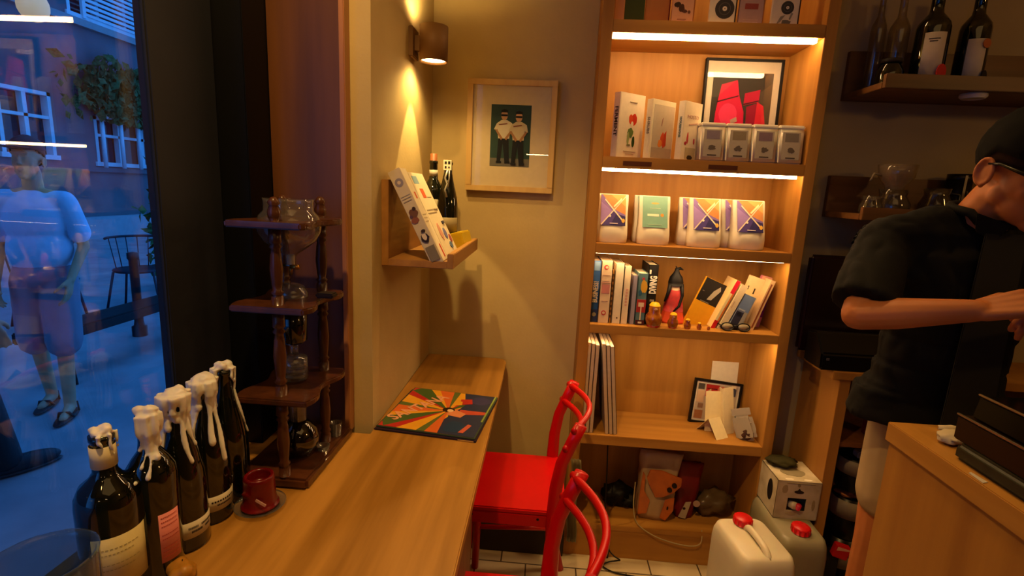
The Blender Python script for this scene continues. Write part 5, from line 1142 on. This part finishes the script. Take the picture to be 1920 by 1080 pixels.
def cafe_chair(label, loc, rz):
    t = thing('cafe_chair', label, 'chair', loc, rz=rz, group='metal cafe chairs outside')
    arc = lambda r, z, a0=-20, a1=200: [(r*math.cos(R(a)), r*math.sin(R(a)), z) for a in range(a0, a1+1, 20)]
    B().tube(arc(.27, .78), .013).build('back_rail', m_ir, t)
    b = B()
    for a in range(0, 181, 22): b.tube([(.27*math.cos(R(a)), .27*math.sin(R(a)), .78), (.22*math.cos(R(a)), .22*math.sin(R(a)), .44)], .005, None, 6)
    b.build('back_rods', m_ir, t)
    B().lathe([(0, .43), (.23, .43), (.24, .445), (.23, .455), (0, .455)], None, n=28).build('seat', m_ir, t)
    for x, y in ((-.2, -.18), (.2, -.18), (-.2, .18), (.2, .18)): B().tube([(x*.9, y*.9, .44), (x*1.25, y*1.25, .0)], .012).build('leg', m_ir, t)
    return t
cc = cafe_chair('black metal cafe chair with curved back just behind the bollard', (-4.35, 5.15, FZ), R(20))
copy_tree(cc, (-4.6, 4.35, FZ), R(150), 'black metal cafe chair farther left behind the pedestrian')
bn = thing('street_bench', 'long low black bench on the pavement behind the bollard', 'bench', (-3.2, 3.9, FZ), True)
B().box(-3.36, -3.12, 3.0, 4.9, .27, .35, None, .01, Matrix.Translation((-.12, 0, 0))).build('bench_top', P('#0c0f14', .4), bn)
for y in (3.25, 4.6): B().tube([(-3.36, y, .28), (-3.2, y-.12, FZ)], .022).build('leg', P('#0c0f14', .4), bn)
gl_ = thing('globe_lamp', 'pale round globe lamp hanging outside above the pedestrian', 'lamp', (-3.4, 3.36, 2.46))
B().ball((0, 0, 0), .085, None, (1, 1, 1.15), 3).build('globe', M('globe_opal', '#c9a878', .4, emit=.35, ecol=(1, .72, .42, 1)), gl_)
B().tube([(0, 0, .09), (0, 0, 1.2)], .006).build('cord', P('#101010'), gl_)
# pedestrian
def walker(label, loc, rz, shirt, shorts, feet, cap_m, long_legs=False, st=(-.10, .12)):
    t = thing('person', label, 'person', loc, rz=rz)
    b = B(); HM2 = Matrix.Translation((0, -.02, 1.50)) @ Matrix.Scale(1.0, 4); head_geo(b, HM2); c = b.capsule
    c((0, .01, 1.33), (0, 0, 1.45), .056, .052); c((0, 0, 1.32), (-.17, 0, 1.29), .05, .045); c((0, 0, 1.32), (.17, 0, 1.29), .05, .045)
    b.ball((0, 0, 1.15), 1, None, (.145, .09, .18), 3); b.ball((0, 0, .92), 1, None, (.14, .10, .14), 3)
    for s in (-1, 1):
        sh, el, wr = Vector((.18*s, .0, 1.28)), Vector((.235*s, .03, 1.02)), Vector((.20*s, -.12, .84)); c(sh, el, .042, .034); c(el, wr, .034, .024); hand(b, wr, (-.1*s, -.35, -.9), (s, 0, 0), .95, (.35, .4, .45, .5), s)
        ft_ = Vector((.10*s, st[0] if s > 0 else st[1], .05)); c((.085*s, 0, .86), (.10*s, ft_.y*.4-.03, .47), .08, .052); c((.10*s, ft_.y*.4-.03, .47), ft_, .052, .034); c(ft_, ft_+Vector((.01*s, -.13, -.025)), .034, .024)
    b.build('body', m_skin2, t, remesh=.006, smooth_it=3)
    b = B(); hair_geo(b, HM2); b.build('hair', P('#14120f'), t)
    b = B(); b.ball((0, .0, 1.17), 1, None, (.18, .125, .19), 3); b.ball((0, .0, 1.00), 1, None, (.185, .13, .18), 3); b.capsule((-.17, 0, 1.285), (.17, 0, 1.285), .062, .062)
    for s in (-1, 1): b.capsule((.18*s, 0, 1.27), (.222*s, .02, 1.10), .062, .066)
    b.build('t_shirt', shirt, t, remesh=.008, smooth_it=4)
    b = B(); b.ball((0, 0, .86), 1, None, (.175, .125, .12), 3)
    for s in (-1, 1):
        fy_ = st[0] if s > 0 else st[1]; b.capsule((.085*s, 0, .82), (.10*s, fy_*.4-.03, .46), .105, .085 if long_legs else .105)
        if long_legs: b.capsule((.10*s, fy_*.4-.03, .46), (.10*s, fy_, .09), .085, .066)
    b.build('trousers' if long_legs else 'shorts', shorts, t, remesh=.009, smooth_it=4)
    for s in (-1, 1):
        fy = (st[0] if s > 0 else st[1])-.07
        f = B(); f.ball((.105*s, fy, .012), 1, None, (.05, .145, .014), 3)
        if long_legs: f.ball((.105*s, fy, .04), 1, None, (.048, .14, .045), 3)
        else: f.tube([(.105*s-.045, fy-.01, .015), (.105*s-.03, fy-.03, .05), (.105*s+.03, fy-.03, .05), (.105*s+.045, fy-.01, .015)], .008); f.tube([(.105*s-.04, fy+.08, .015), (.105*s-.03, fy+.09, .07), (.105*s+.03, fy+.09, .07), (.105*s+.04, fy+.08, .015)], .006)
        f.build('shoe', feet, t)
    if cap_m:
        b = B(); HH = HM2; t2 = bmesh.new(); bmesh.ops.create_icosphere(t2, subdivisions=3, radius=1)
        for v in t2.verts: v.co = Vector((v.co.x*.088, v.co.y*.108+.012, max(v.co.z, -.1)*.075+.075))
        t2.transform(HH); b._merge(t2, None, True); b.ball(HH @ Vector((0, -.12, .078)), 1, None, (.07, .06, .008), 3); b.build('cap', cap_m, t)
    return t
wk = walker('pedestrian outside in light blue tee, grey shorts, dark cap and black sandals', (-2.95, 2.78, FZ), R(25), M('blue_tee', '#b4c8e0', .8), M('grey_shorts', '#7c7888', .8), P('#0b0c10'), P('#14141c'))
wk.scale = (.84, 1, 1)
walker('second pedestrian in dark trousers and sneakers, mostly cut off by the left edge', (-2.53, 1.88, FZ), R(150), P('#2a2a30'), P('#1a2226'), P('#222a30'), None, True, (-.17, .26))
# linear lamps on the opposite wall of the cafe (seen only as reflections in the picture glass)
for i, (a, b2, z, y) in enumerate(((-.26, .0, 1.84, -2.0), (1.10, 1.52, 2.27, -2.0))):
    t = thing('linear_lamp', ['short linear strip lamp hanging behind the camera', 'long linear strip lamp hanging behind the camera on the right'][i], 'lamp', ((a+b2)/2, y, z), True, 'linear lamps behind the camera')
    B().box(a, b2, y-.02, y+.02, z, z+.04).build('housing', P('#202020'), t); B().box(a, b2, y-.015, y+.024, z-.008, z).build('diffuser', m_led, t)
    B().tube([((a+b2)/2, y, z+.04), ((a+b2)/2, y, 2.9)], .004).build('cord', P('#101010'), t)
t = thing('globe_pendant', 'opal globe pendant lamp over the bar at the right', 'lamp', (2.3, .35, 2.05))
B().ball((0, 0, 0), .10, None, (1, 1, 1), 3).build('globe', glass('opal_globe', (1, .95, .85, 1), .3, 1, .1, (.9, .8, .6, 1)), t)
B().tube([(0, 0, .10), (0, 0, .85)], .005).build('cord', P('#101010'), t)
